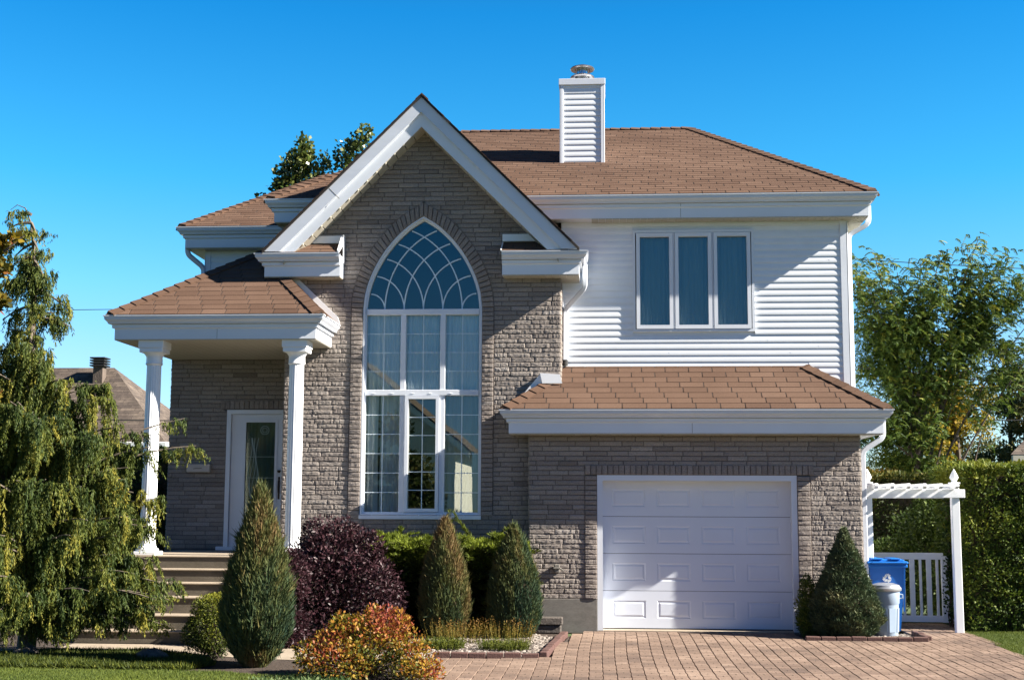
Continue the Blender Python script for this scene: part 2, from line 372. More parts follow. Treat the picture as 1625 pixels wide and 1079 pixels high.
def noise3(P, f, seed=0):
    r = np.random.default_rng(seed); out = np.zeros(len(P))
    for k in range(5):
        a = r.normal(size=3); a /= np.linalg.norm(a); out += np.sin(P@a*f*(1+.55*k)+r.random()*6.28)/(1+.35*k)
    return out/2.2
def unit(A): return A/np.maximum(np.linalg.norm(A, axis=-1, keepdims=True), 1e-9)
def blades(P, D, L, Wd, side=None, fold=0.0, midf=.5):
    n = len(P); D = unit(D)
    if side is None: side = RNG.normal(size=(n,3))
    S = unit(np.cross(D, side)); L = np.broadcast_to(L, n)[:,None]; Wd = np.broadcast_to(Wd, n)[:,None]
    mid = P+D*L*midf; up = unit(np.cross(S, D))*(L*fold)
    return np.stack([P, mid+S*Wd/2+up, P+D*L, mid-S*Wd/2+up], 1)
# ---------------------------------------------------------------- the ground
def sheet(name, pts, z, mat, kind='structure'):
    m = MB(); m.add([(p[0],p[1],z) for p in pts], [tuple(range(len(pts)))]); o = m.build(name, mat); tag(o, kind=kind); return o
T['ground'] = M('far_grass', [(.035,.06,.015),(.07,.10,.03)], .95, (.3,2), bump=(6,.05))
T['lawn'] = M('lawn_soil', [(.035,.065,.012),(.06,.10,.02)], .95, (3,1.5), bump=(40,.02))
T['soil'] = M('soil', [(.035,.022,.015),(.075,.05,.035)], .95, (9,1.6), bump=(30,.05), fine=(40,.5))
T['sand'] = M('joint_sand', [(.05,.035,.027)], .95)
T['road'] = M('asphalt', [(.045,.045,.045),(.06,.06,.06)], .9, (2,1), bump=(90,.004))
sheet('ground', [(-900,-900),(900,-900),(900,900),(-900,900)], -.03, T['ground'])
sheet('garden_soil', [(-14,-4.75),(-3.9,-4.85),(-2.9,-5.4),(-2.6,-5.9),(-2.3,-9),(-1.9,-9),(-1.86,-4.2),(-1.84,-3.45),(-.7,-3.38),(-.55,-.6),(-.55,0.2),(-1,.4),(-14,.4)], -.006, T['soil'])
sheet('lawn', [(-14,-30),(-2.3,-30),(-2.3,-9),(-2.6,-5.9),(-2.9,-5.4),(-3.9,-4.85),(-14,-4.75)], -.002, T['lawn'])
sheet('lawn', [(4.86,.35),(4.86,-.6),(4.84,-1.5),(4.74,-2.5),(4.62,-3.6),(4.6,-30),(14,-30),(14,.35)], -.002, T['lawn'])
sheet('path', [(-6.5,-2.3),(-4.3,-2.3),(-3.2,-2.55),(-1.86,-2.7),(-1.86,-3.45),(-3.4,-3.75),(-4.1,-3.6),(-4.6,-3.3),(-5.2,-3.0),(-6.5,-2.9)], -.001, T['step'])
sheet('street', [(-200,-24),(200,-24),(200,-31),(-200,-31)], -.005, T['road'])
T['paver'] = M('paver', [(.12,.085,.068),(.19,.132,.10),(.265,.19,.145)], .9, (.5,.9), True, (60,.006,1), .2, fine=(45,.3))
T['paver_dark'] = M('edging_brick', [(.075,.034,.027),(.11,.055,.045)], .9, (8,1), bump=(60,.006), fine=(50,.35))
sheet('dark_bounce_sheet', [(-1.84,-7),(-1.84,-24),(4.6,-24),(4.6,-7)], -.001, T['road'])  # unseen dark sheet added in place of pavers to cut warm bounce
# driveway: columns of pavers running to the garage
DRV = [(-1.84,-7),(-1.84,-3.42),(-.66,-3.36),(-.50,-.62),(-.2,.0),(-.2,.04),(2.56,.04),(2.57,-.98),(4.12,-.98),(4.12,1.9),(4.86,1.9),(4.86,.35),(4.86,-.6),(4.84,-1.5),(4.74,-2.5),(4.62,-3.6),(4.6,-7)]
def inside(x, y, poly):
    c = False; j = len(poly)-1
    for i in range(len(poly)):
        if (poly[i][1] > y) != (poly[j][1] > y) and x < (poly[j][0]-poly[i][0])*(y-poly[i][1])/(poly[j][1]-poly[i][1])+poly[i][0]: c = not c
        j = i
    return c
m = MB(); m.add([(p[0],p[1],-.004) for p in DRV], [tuple(range(len(DRV)))]); tag(m.build('driveway_bed', T['sand']), kind='structure')
mp_ = MB(); nk = MB(); cw = .142; x = -1.9; ci = 0
while x < 4.95:
    y = -6.9+(ci % 2)*.19+random.uniform(-.02,.02)
    k = 0
    while y < 1.95:
        L = .19; wob = .010*math.sin(y*1.1+ci*.11); wob2 = .010*math.sin((y+L)*1.1+ci*.11)
        if inside(x+cw/2, y+L/2, DRV):
            z = .012+random.uniform(-.0012,.0012); tx = random.uniform(-.0015,.0015)
            b0, b1 = y+.0012, y+L-.0012; c = .004; fr = [0,.30,.45,1] if k % 2 == 0 else [0,.55,.70,1]; gg = [.0012,.0012,.0058,.0058] if k % 2 == 0 else [.0058,.0058,.0012,.0012]
            lo_ = []; hi_ = []
            for f_, g_ in zip(fr, gg):
                yy = b0+(b1-b0)*f_; w_ = wob+(wob2-wob)*f_; lo_.append((x+g_+w_, yy)); hi_.append((x+cw-g_+w_, yy))
            out_ = lo_+hi_[::-1]; n8 = 8; cx8 = x+cw/2+wob; cy8 = (b0+b1)/2
            vs = [(p[0],p[1],-.01) for p in out_]+[(p[0],p[1],z-c) for p in out_]+[(p[0]+(c if p[0] < cx8 else -c)*.8, p[1]+(c*.35 if p[1] < cy8 else -c*.35), z+(tx if p[0] < cx8 else -tx)) for p in out_]
            mp_.add(vs, [(i8,(i8+1)%8,8+(i8+1)%8,8+i8) for i8 in range(8)]+[(8+i8,8+(i8+1)%8,16+(i8+1)%8,16+i8) for i8 in range(8)]+[tuple(range(16,24))[::-1]], min(1,max(0,random.gauss(.5,.15)+.28*math.sin(x*2+y*1.3)*math.sin(y*2.1-x)+.15*math.sin(x*5.1+1)*math.sin(y*4.3))))
            if k % 2 == 0: nk.box(x+cw/2-.004+wob, x+cw/2+.004+wob, b0-.02, b0+.03, z-.004, z+.0022)
        y += L; k += 1
    x += cw; ci += 1
dr = mp_.build('driveway', T['paver']); tag(dr, kind='structure')
jo = nk.build('driveway_joint', T['sand']); tag(jo, kind='structure')
# ---------------------------------------------------------------- the house
H = thing('house', 'two storey brick and white siding house with pointed gable window and white garage door', 'house', (-.6,.2,0))
XC = -2.62; GY = .2; SY = .605; PY = 1.6
# --- arched opening outline
gp = [(.811,0),(.78,.235),(.694,.492),(.562,.742),(.398,.96),(.195,1.155),(0,1.28)]
def smooth_pts(pts, k=4):
    out = []
    for i in range(len(pts)-1):
        p0 = np.array(pts[max(i-1,0)]); p1 = np.array(pts[i]); p2 = np.array(pts[i+1]); p3 = np.array(pts[min(i+2,len(pts)-1)])
        for q in range(k):
            t = q/k; out.append(tuple(.5*((2*p1)+(-p0+p2)*t+(2*p0-5*p1+4*p2-p3)*t*t+(-p0+3*p1-3*p2+p3)*t**3)))
    out.append(tuple(pts[-1])); return out
half = smooth_pts(gp); ZS = 4.50; ZB = 1.60
def half_off(d):
    P = [Vector(p) for p in half]; out = []
    for i in range(len(P)):
        if i == 0: out.append((P[0].x+d, 0)); continue
        if i == len(P)-1:
            e = (P[i]-P[i-1]).normalized(); nn = Vector((e.y,-e.x)); out.append((0, P[i].y+d/nn.y)); continue
        e = (P[i+1]-P[i-1]).normalized(); nn = Vector((e.y,-e.x)); q = P[i]+nn*d; out.append((max(q.x,0), q.y))
    return out
def arch_outline(d, zb=None):                                   # closed outline of the opening grown by d
    h = half_off(d); zb = ZB if zb is None else zb
    r = [(XC+x, ZS+z) for x, z in h]; l = [(XC-x, ZS+z) for x, z in h[::-1][1:]]
    return [(XC+h[0][0], zb-d)]+r+l+[(XC-h[0][0], zb-d)]
def arch_hw(d, z):                                              # half width of the opening at height z
    h = half_off(d)
    if z <= ZS: return h[0][0]
    zz = z-ZS
    for (x0,z0),(x1,z1) in zip(h[:-1], h[1:]):
        if z0 <= zz <= z1: return x0+(x1-x0)*(zz-z0)/max(z1-z0,1e-9)
    return 0
FR = .045; VO = .215
def gable_int(z):
    hw = min(1.975, 7.12-z)
    if hw <= 0: return []
    o = arch_hw(VO, z) if z > ZB-.06 else 0
    if z > ZB-.06 and o > 0: return [(XC-hw, XC-o-.004), (XC+o+.004, XC+hw)]
    return [(XC-hw, XC+hw)]
def gable_back(z):
    hw = min(1.975, 7.12-z); o = arch_hw(FR+.002, z) if z > ZB-.045 else 0
    return [] if hw <= 0 else ([(XC-hw, XC-o), (XC+o, XC+hw)] if o > 0 else [(XC-hw, XC+hw)])
gw = MB(); backing(gw, 0, ZB-.045, gable_back, (0,GY,0)); backing(gw, ZB-.045, ZS, gable_back, (0,GY,0), step=.5); backing(gw, ZS, 7.12, gable_back, (0,GY,0), step=.05)
gw.box(XC-1.975, XC-1.95, GY+.002, 1.6, 0, 5.2); gw.box(XC+1.95, XC+1.975, GY+.002, SY, 0, 5.2)
# reveals of the opening
O1 = arch_outline(FR+.002); n_ = len(O1); gw.add([(p[0],GY,p[1]) for p in O1]+[(p[0],GY+.22,p[1]) for p in O1], [(i,(i+1)%n_,n_+(i+1)%n_,n_+i) for i in range(n_)])
gwo = gw.build('gable_wall', T['mortar'], H, label='tall gabled brick bay with the pointed window')
bricks('brickwork', courses(.36, 7.1, gable_int), T['brick'], gwo, (0,GY,0))
# ring of bricks round the arch, and the bands beside the window
ib, ob = half_off(FR+.004), half_off(VO)
def resamp(P, n):
    P = np.array(P); d = np.r_[0, np.cumsum(np.linalg.norm(np.diff(P, axis=0), axis=1))]; t = np.linspace(0, d[-1], n)
    return np.stack([np.interp(t, d, P[:,0]), np.interp(t, d, P[:,1])], 1)
I2, O2 = resamp(ib, 25), resamp(ob, 25); B = []
for sgn in (1,-1):
    for i in range(24):
        a, b, c, d = I2[i], I2[i+1], O2[i+1], O2[i]
        sh = .06
        a_, b_ = a+(b-a)*sh, b-(b-a)*sh; d_, c_ = d+(c-d)*sh, c-(c-d)*sh
        q = [(XC+sgn*a_[0], ZS+a_[1]), (XC+sgn*d_[0], ZS+d_[1]), (XC+sgn*c_[0], ZS+c_[1]), (XC+sgn*b_[0], ZS+b_[1])]
        if sgn < 0: q = [q[1], q[0], q[3], q[2]]
        B.append(q)
z = ZB-.045
while z < ZS-.02:
    zt = min(z+.067, ZS)-.006
    for a, b in ((XC-.811-VO+.004, XC-.811-FR-.006), (XC+.811+FR+.006, XC+.811+VO-.004)): B.append([(a,z),(b,z),(b,zt),(a,zt)])
    z += .067
bricks('window_surround', B, T['brick_surround'], gwo, (0,GY-.012,0), nx=7, dep=.018)
# right and left flanks of the bay
bricks('brickwork', courses(.36, 5.1, lambda z: [(GY, SY)]), T['brick'], gwo, (XC+1.976,0,0), (0,1,0), (1,0,0))
bricks('brickwork', courses(.9, 4.9, lambda z: [(GY, PY)]), T['brick'], gwo, (XC-1.976,0,0), (0,1,0), (-1,0,0))
# --- arched window
aw = MB(); A0, A1 = arch_outline(FR), arch_outline(.022); aw.band(A0, A1, GY-.004, GY+.16); A2 = arch_outline(0)
aw.band(arch_outline(.024), A2, GY+.055, GY+.13)
XL, XR = XC-.811, XC+.811; M1, M2 = XC-.278, XC+.292; zT, zM = 4.445, 3.285
aw.bbox(XL+.001, XR-.001, GY+.035, GY+.13, zT-.042, zT+.042)
aw.bbox(XL+.001, XR-.001, GY+.03, GY+.13, zM-.04, zM+.04)
for xm in (M1, M2):
    aw.bbox(xm-.037, xm+.037, GY+.042, GY+.128, zM+.038, zT-.04); aw.bbox(xm-.037, xm+.037, GY+.042, GY+.128, ZB-.001, zM-.038)
aw.bbox(XL-.05, XR+.05, GY-.05, GY+.1, ZB-.10, ZB-.046)          # sill
for x in (XL+.12, XL+.38, M1+.15, M1+.4, M2+.12, M2+.4):
    for zz in (zM-.006,): aw.bbox(x-.022, x+.022, GY+.02, GY+.032, zz-.012, zz+.0)
awo = aw.build('arched_window', T['white'], H, label='tall white framed window with a pointed arched top light')
def pane(x0, x1, z0, z1, y, par, mat='glass', name='pane'):
    m = MB(); m.box(x0, x1, y, y+.006, z0, z1); return m.build(name, T[mat], par, attr=False)
h0 = half_off(.002); m = MB()
top = [(XC+x, ZS+z) for x, z in h0]+[(XC-x, ZS+z) for x, z in h0[::-1][1:]]
m.prism([(XR+.002, zT+.03)]+top+[(XL-.002, zT+.03)], GY+.10, GY+.106); m.build('pane', T['glass_arch'], awo, attr=False)
# tracery of the arched light: each curve is the frame's own curve moved along
mt = MB(); zf0 = zT+.036; ARC = [(.20,.234,.999),(.398,.491,.99),(.538,.741,.975),(.655,.96,.965),(.74,1.154,.945)]; feet = [-.56,-.28,0,.28,.56]
el = lambda v: 1-math.sqrt(max(0,1-v*v))
for i_, b_ in enumerate(feet):
    for sg, (w_, h_, c_) in ((-1, ARC[i_]), (1, ARC[4-i_])):
        pts = [(XC+b_+sg*w_*el(c_*math.sin(t_*math.pi/2)**.9)/el(c_), zf0+h_*math.sin(t_*math.pi/2)**.9) for t_ in np.linspace(0,1,26)]
        up = []; dn = []
        for i, p in enumerate(pts):
            e = Vector((pts[min(i+1,25)][0]-pts[max(i-1,0)][0], pts[min(i+1,25)][1]-pts[max(i-1,0)][1])).normalized()
            up.append((p[0]+e.y*.0085, p[1]-e.x*.0085)); dn.append((p[0]-e.y*.0085, p[1]+e.x*.0085))
        mt.band(up, dn, GY+.088+.001*(sg>0), GY+.0985, closed=False)
mt.build('muntin', T['muntin'], awo)
cells = [(XL,M1-.037,zM+.04,zT-.042,4,'c'),(M1+.037,M2-.037,zM+.04,zT-.042,4,'c'),(M2+.037,XR,zM+.04,zT-.042,4,'c'),
         (XL,M1-.037,ZB,zM-.04,6,'l'),(M1+.037,M2-.037,ZB,zM-.04,6,'s'),(M2+.037,XR,ZB,zM-.04,6,'r')]
def curtain(x0, x1, z0, z1, y, par, mat='curtain', amp=.022, wl=.07, flare=0):
    m = MB(); n = max(12, int((x1-x0)/.012)); rows = 7; vs = []
    for r in range(rows+1):
        t = r/rows
        for i in range(n+1):
            s = i/n; xx = x0+(x1-x0)*s+.006*math.sin(t*5+s*9); ph = s*(x1-x0)/wl*6.283
            vs.append((xx, y+amp*math.sin(ph+.4*math.sin(t*3+s*7))*(.7+.5*t)+.01*math.sin(ph*.37+1), z1+(z0-z1)*t))
    fs = [(r*(n+1)+i, r*(n+1)+i+1, (r+1)*(n+1)+i+1, (r+1)*(n+1)+i) for r in range(rows) for i in range(n)]
    m.add(vs, fs); return m.build('curtain', T[mat], par, smooth=True)
for (x0,x1,z0,z1,nr,kd) in cells:
    e = 0
    if kd == 's':                                               # opening casement with its own sash
        m = MB(); m.band([(x0+.004,z0+.004),(x1-.004,z0+.004),(x1-.004,z1-.004),(x0+.004,z1-.004)], [(x0+.05,z0+.05),(x1-.05,z0+.05),(x1-.05,z1-.05),(x0+.05,z1-.05)], GY+.02, GY+.11)
        so_ = m.build('sash', T['white'], awo); e = .05
    pane(x0+e-.001, x1-e+.001, z0+e-.001, z1-e+.001, GY+.10, awo)
    m = MB(); xm = (x0+x1)/2; m.box(xm-.006, xm+.006, GY+.09, GY+.0985, z0+e, z1-e)
    for k in range(1, nr): zz = z0+e+(z1-z0-2*e)*k/nr; m.box(x0+e, x1-e, GY+.091, GY+.0982, zz-.005, zz+.005)
    m.build('muntin', T['muntin'], awo)
    if kd == 'c': curtain(x0-.02, x1+.02, z0-.02, z1+.02, GY+.165, awo, amp=.018)
    if kd == 'l': curtain(x0-.03, x0+.17, z0-.02, z1+.03, GY+.17, awo, amp=.03, wl=.09); curtain(x0+.2, x1+.02, z0-.02, z1+.03, GY+.17, awo, wl=.08)
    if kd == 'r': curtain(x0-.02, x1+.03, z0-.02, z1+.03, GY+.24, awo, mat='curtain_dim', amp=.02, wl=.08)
# dark room behind
m = MB(); X0, X1, Y0, Y1, Z0, Z1 = XC-1.9, XC+1.9, GY+.23, GY+3, 1.2, 6.03
m.add([(X0,Y0,Z0),(X1,Y0,Z0),(X1,Y1,Z0),(X0,Y1,Z0),(X0,Y0,Z1),(X1,Y0,Z1),(X1,Y1,Z1),(X0,Y1,Z1)], [(0,1,2,3),(4,5,6,7),(1,2,6,5),(2,3,7,6),(3,0,4,7)])
m.build('room', T['room'], H, attr=False)
# --- garage wall
GX0, GX1 = -1.07, 3.448; DX0, DX1, DZ = -.133, 2.586, 2.12
def gar_int(z):
    if z < 2.265: return [(GX0, DX0-.17), (DX1+.18, GX1)]
    return [(GX0, GX1)]
def gar_back(z): return [(GX0, DX0), (DX1, GX1)] if z < DZ else [(GX0, GX1)]
m = MB(); backing(m, .0, DZ, gar_back, (0,0,0), step=2.12); backing(m, DZ, 3.0, gar_back, (0,0,0), step=.9)
m.box(GX0, GX0+.02, .003, GY, 0, 2.95); m.box(GX1-.02, GX1, .003, SY+4, 0, 2.95)
m.add([(DX0,0,0),(DX0,.36,0),(DX0,.36,DZ),(DX0,0,DZ),(DX1,0,0),(DX1,.36,0),(DX1,.36,DZ),(DX1,0,DZ)], [(0,1,2,3),(4,5,6,7),(2,3,7,6)])
gao = m.build('garage_wall', T['mortar'], H, label='brick wall round the garage door')
bricks('brickwork', courses(.44, 2.72, gar_int), T['brick'], gao, (0,0,0))
bricks('brickwork', courses(.44, 2.72, lambda z: [(0, SY+3)]), T['brick'], gao, (GX1+.001,0,0), (0,1,0), (1,0,0))
bricks('brickwork', courses(.44, 2.72, lambda z: [(.0, GY)]), T['brick'], gao, (GX0-.001,0,0), (0,1,0), (-1,0,0))
B = []; x = DX0-.165
while x < DX1+.17: B.append([(x,DZ+.006),(x+.071,DZ+.006),(x+.071,DZ+.14),(x,DZ+.14)]); x += .078
z = .44
while z < DZ-.01:
    zt = min(z+.067, DZ+.004)-.006
    B.append([(DX0-.165,z),(DX0-.006,z),(DX0-.006,zt),(DX0-.165,zt)]); B.append([(DX1+.006,z),(DX1+.175,z),(DX1+.175,zt),(DX1+.006,zt)]); z += .067
bricks('door_surround', B, T['brick_surround'], gao, (0,-.012,0), nx=6, dep=.018)
m = MB(); m.bbox(GX0-.002, DX0-.004, -.014, 0.18, -.02, .437); m.build('foundation', T['concrete'], H)
m = MB(); m.bbox(DX1+.004, GX1+.004, -.014, 3, -.02, .437); m.build('foundation', T['concrete'], H)
m = MB(); m.box(XC-1.98, GX0-.004, GY-.01, GY+.1, 0, .36); m.build('foundation', T['concrete'], H)
# garage door: casing, jamb, four sections with raised panels
m = MB(); m.band([(DX0,0.0),(DX0,DZ),(DX1,DZ),(DX1,0.0)], [(DX0+.075,0.0),(DX0+.075,DZ-.075),(DX1-.075,DZ-.075),(DX1-.075,0.0)], -.008, .05, closed=False)
m.band([(DX0+.002,.001),(DX0+.002,DZ-.002),(DX1-.002,DZ-.002),(DX1-.002,.001)], [(DX0+.055,.001),(DX0+.055,DZ-.055),(DX1-.055,DZ-.055),(DX1-.055,.001)], .052, .30, closed=False)
gdo = m.build('garage_door', T['white'], H, label='white sectional garage door')
ox0, ox1 = DX0+.056, DX1-.056; SH = (DZ-.055-.035)/4
for k in range(4):
    z0 = .035+SH*k; z1 = z0+SH-.006; m = MB(); Y = .25
    cx = [ox0+.13+.29*1 for _ in (0,)]
    pw = .46; gx = (ox1-ox0-4*pw-2*.15)/3; ph0, ph1 = z0+.13, z1-.13; xs = [ox0+.15+i*(pw+gx) for i in range(4)]
    # flat field with four ring-shaped sunk mouldings
    xe = [ox0]; 
    for xx in xs: xe += [xx, xx+pw]
    xe += [ox1]
    m.add([(ox0,Y,z0),(ox1,Y,z0),(ox1,Y,ph0),(ox0,Y,ph0)], [(0,1,2,3)]); m.add([(ox0,Y,ph1),(ox1,Y,ph1),(ox1,Y,z1),(ox0,Y,z1)], [(0,1,2,3)])
    for i in range(0, 10, 2): m.add([(xe[i],Y,ph0),(xe[i+1],Y,ph0),(xe[i+1],Y,ph1),(xe[i],Y,ph1)], [(0,1,2,3)])
    for xx in xs:
        rings = [(0,0),(.012,.006),(.024,.006),(.045,.0)]; P = []
        for (r, d) in rings: P += [(xx+r,Y+d,ph0+r),(xx+pw-r,Y+d,ph0+r),(xx+pw-r,Y+d,ph1-r),(xx+r,Y+d,ph1-r)]
        fs = [(q*4+i,q*4+(i+1)%4,q*4+4+(i+1)%4,q*4+4+i) for q in range(3) for i in range(4)]+[(12,13,14,15)]; m.add(P, fs)
    m.add([(ox0,Y,z0),(ox1,Y,z0),(ox1,Y+.04,z0),(ox0,Y+.04,z0),(ox0,Y,z1),(ox1,Y,z1),(ox1,Y+.04,z1),(ox0,Y+.04,z1)], [(0,1,2,3),(4,5,6,7),(2,3,7,6)])
    m.build('door_section', T['gdoor'], gdo)
m = MB(); m.box(ox0, ox1, .244, .31, .012, .033); m.build('weather_strip', T['rubber'], gdo)
m = MB(); m.box(DX0+.01, DX1-.01, -.02, .30, -.02, .022); m.build('threshold', T['step'], gdo)
m = MB(); m.box(ox0-.02, ox1+.02, .33, .36, 0, DZ); m.build('backing', T['dark'], gdo)
# --- garage roof
ZG = 3.0; mR = .7
eg = [(GX0,GY),(GX0,0),(GX1,0),(GX1,4.2)]
eave(eg, ZG, H)
soffit(GX0-.27, GX1+.27, -.262, -.01, ZG-.32, H); 
e0 = .37
def gz(d): return ZG+.012+mR*(d-.03)                             # height at run d inside the gutter lip
a = GX0-e0; b = GX1+e0; y0 = -e0; run = SY-y0; rg = GY-y0
gr = roof_plane('roof', [(a,y0,ZG+.01),(b,y0,ZG+.01),(b-run,SY,ZG+.01+mR*run),(XC+1.975,SY,ZG+.01+mR*run),(XC+1.975,GY,ZG+.01+mR*rg),(a+rg,GY,ZG+.01+mR*rg)], H)
roof_plane('roof', [(a,GY,ZG+.01),(a,y0,ZG+.01),(a+rg,GY,ZG+.01+mR*rg)], H)
roof_plane('roof', [(b,y0,ZG+.01),(b,4.2,ZG+.01),(GX1,4.2,ZG+.01+mR*e0),(GX1,SY,ZG+.01+mR*e0+.0),(b-run,SY,ZG+.01+mR*run)], H, deck=False)
nF = (0,-mR,1); nL = (-mR,0,1); nRt = (mR,0,1); nB = (0,mR,1)
caps('hip_cap', (a,y0,ZG+.01), (a+rg,GY,ZG+.01+mR*rg), nL, nF, H); caps('hip_cap', (b,y0,ZG+.01), (b-run,SY,ZG+.01+mR*run), nF, nRt, H)
m = MB(); zf = ZG+.01+mR*rg
m.prism([(a+.2,ZG+.17),(a+rg+.02,zf+.01),(a+rg+.02,zf+.13),(a+rg-.06,zf+.13)], GY-.045, GY-.025)
m.prism([(a+rg-.03,zf-.005),(XC+2.0,zf-.005),(XC+1.97,zf+.12),(a+rg-.06,zf+.14)], GY-.07, GY-.047)
m.build('flashing', T['pvc'], H)
# --- siding walls
def siding(x0, x1, z0, z1, Y, par, U=(1,0,0), N=(0,-1,0), lap=.094, clip=None):
    U = Vector(U); N = Vector(N); m = MB(); z = z0; o_ = Vector((0,0,0))
    prof = [(-.0,.0),(.0,.013),(.018,.0135),(.045,.011),(.075,.004),(.094,.0015)]
    while z < z1-.005:
        a0, a1 = x0, x1
        if clip:
            c = clip(z)
            if not c: z += lap; continue
            a0, a1 = c
        k = min(1,(z1-z)/lap); ps = [(z+t*k, d) for t, d in prof]; n = len(ps)
        vs = []
        for s in (a0, a1):
            for zz, d in ps: p = U*s+N*d; vs.append((p.x+(Y if abs(N.x) > .5 else 0), p.y+(Y if abs(N.y) > .5 else 0), zz))
        m.add(vs, [(i, i+1, n+i+1, n+i) for i in range(n-1)], random.uniform(.35,.65)); z += lap
        if random.random() < .12:                                # butt joint
            xx = random.uniform(a0+.3, a1-.3)
    return m.build('siding', T['siding'], par, attr=True)
WX0, WX1, WZ0, WZ1 = .41, 2.11, 4.205, 5.65
m = MB(); m.box(XC+1.97, WX0, SY+.004, SY+.14, 3.3, 5.9); m.box(WX1, 3.449, SY+.004, SY+.14, 3.0, 5.9); m.box(WX0, WX1, SY+.004, SY+.14, 3.3, WZ0); m.box(WX0, WX1, SY+.004, SY+.14, WZ1, 5.9)
m.box(3.42, 3.449, SY+.14, 9.0, .0, 5.9)
m.box(-4.58, -4.5, SY, 9.0, 4.6, 5.9); m.box(-6.4, 3.42, 8.9, 9.0, 0, 5.9); m.box(-4.58,-4.2, SY, SY+.1, 4.6,5.9)
uw = m.build('upper_wall', T['siding'], H, label='upper storey wall of white lap siding')
def ucl(z): return (XC+1.98, WX0) if WZ0-.02 < z < WZ1-.05 else None
siding(0,0, 3.66, 5.82, SY, uw, clip=lambda z: (XC+1.98, WX0-.02) if WZ0-.09 < z < WZ1+.0 else (XC+1.98, 3.37) if z > 3.69 else (XC+1.98, 2.95))
siding(0,0, 3.02, 5.82, SY, uw, clip=lambda z: (WX1+.02, 3.37) if WZ0-.09 < z < WZ1+.0 and z > 3.69 else ((max(2.85-(z-3.7)/.7*1.0,2.6), 3.37) if z < 3.69 else None))
siding(SY, 9.0, 2.96, 5.82, 3.45, uw, (0,1,0), (1,0,0))
m = MB(); m.bbox(3.36, 3.462, SY-.022, SY+.003, 3.05, 5.815); m.bbox(3.447, 3.472, SY-.022, SY+.08, 3.05, 5.815); m.build('corner_trim', T['white'], uw)
m = MB(); m.bbox(XC+1.976,XC+2.01,SY-.03,SY,3.6,5.1); m.build('corner_trim', T['white'], uw)
# triple window
m = MB(); m.band([(WX0-.02,WZ0-.02),(WX1+.02,WZ0-.02),(WX1+.02,WZ1+.02),(WX0-.02,WZ1+.02)], [(WX0+.016,WZ0+.016),(WX1-.016,WZ0+.016),(WX1-.016,WZ1-.016),(WX0+.016,WZ1-.016)], SY-.04, SY+.12)
ww = (WX1-WX0-.032)/3
for k in (1,2): xm = WX0+.016+ww*k; m.box(xm-.010, xm+.010, SY-.034, SY+.11, WZ0+.016, WZ1-.016)
tw = m.build('window_frame', T['white'], H, label='white frame holding the three upper casements')
for k in range(3):
    x0 = WX0+.016+ww*k+.014; x1 = x0+ww-.028; z0, z1 = WZ0+.022, WZ1-.022
    m = MB(); m.band([(x0,z0),(x1,z0),(x1,z1),(x0,z1)], [(x0+.052,z0+.055),(x1-.052,z0+.055),(x1-.052,z1-.055),(x0+.052,z1-.055)], SY-.050, SY+.03)
    cs = m.build('window', T['white'], H); pane(x0+.051, x1-.051, z0+.054, z1-.054, SY+.0, cs, 'glass_arch')
    curtain(x0+.03, x1-.03, z0+.05, z1-.05, SY+.09, cs, mat='curtain', amp=.012, wl=.05)
m = MB(); X0, X1, Y0, Y1, Z0, Z1 = WX0-.3, WX1+.3, SY+.145, SY+2, 3.9, 5.85
m.add([(X0,Y0,Z0),(X1,Y0,Z0),(X1,Y1,Z0),(X0,Y1,Z0),(X0,Y0,Z1),(X1,Y0,Z1),(X1,Y1,Z1),(X0,Y1,Z1)], [(0,1,2,3),(4,5,6,7),(1,2,6,5),(2,3,7,6),(3,0,4,7)]); m.build('room', T['room'], H, attr=False)
# --- main roof
ZE = 6.12; mM = .5
eave([(-4.58,2.4),(-4.58,SY),(3.455,SY),(3.455,9.0)], ZE, H)
soffit(-.2, 3.455+.27, SY-.262, SY-.015, ZE-.32, H); soffit(3.46, 3.72, SY, 8.6, ZE-.32, H, 'x'); soffit(-4.84,-3.6, SY-.262, SY-.015, ZE-.32, H)
X0, X1, Y0 = -4.58-e0, 3.455+e0, SY-e0; rr = 4.58; rx_ = 2.30; RY = Y0+rr; ZR = ZE+.01+mM*rr; Yb = RY+rr; mS = mM*rr/rx_
mr_ = roof_plane('roof', [(X0,Y0,ZE+.01),(X1,Y0,ZE+.01),(X1-rx_,RY,ZR),(X0+rx_,RY,ZR)], H)
roof_plane('roof', [(X1,Y0,ZE+.01),(X1,Yb,ZE+.01),(X1-rx_,RY,ZR)], H); roof_plane('roof', [(X0,Yb,ZE+.01),(X0,Y0,ZE+.01),(X0+rx_,RY,ZR)], H)
roof_plane('roof', [(X1,Yb,ZE+.01),(X0,Yb,ZE+.01),(X0+rx_,RY,ZR),(X1-rx_,RY,ZR)], H)
nFm = (0,-mM,1); nBm = (0,mM,1); nLm = (-mS,0,1); nRm = (mS,0,1)
caps('hip_cap', (X1,Y0,ZE+.01), (X1-rx_,RY,ZR), nFm, nRm, H); caps('hip_cap', (X0,Y0,ZE+.01), (X0+rx_,RY,ZR), nLm, nFm, H)
caps('ridge_cap', (X0+rx_,RY,ZR), (X1-rx_,RY,ZR), nFm, nBm, H)
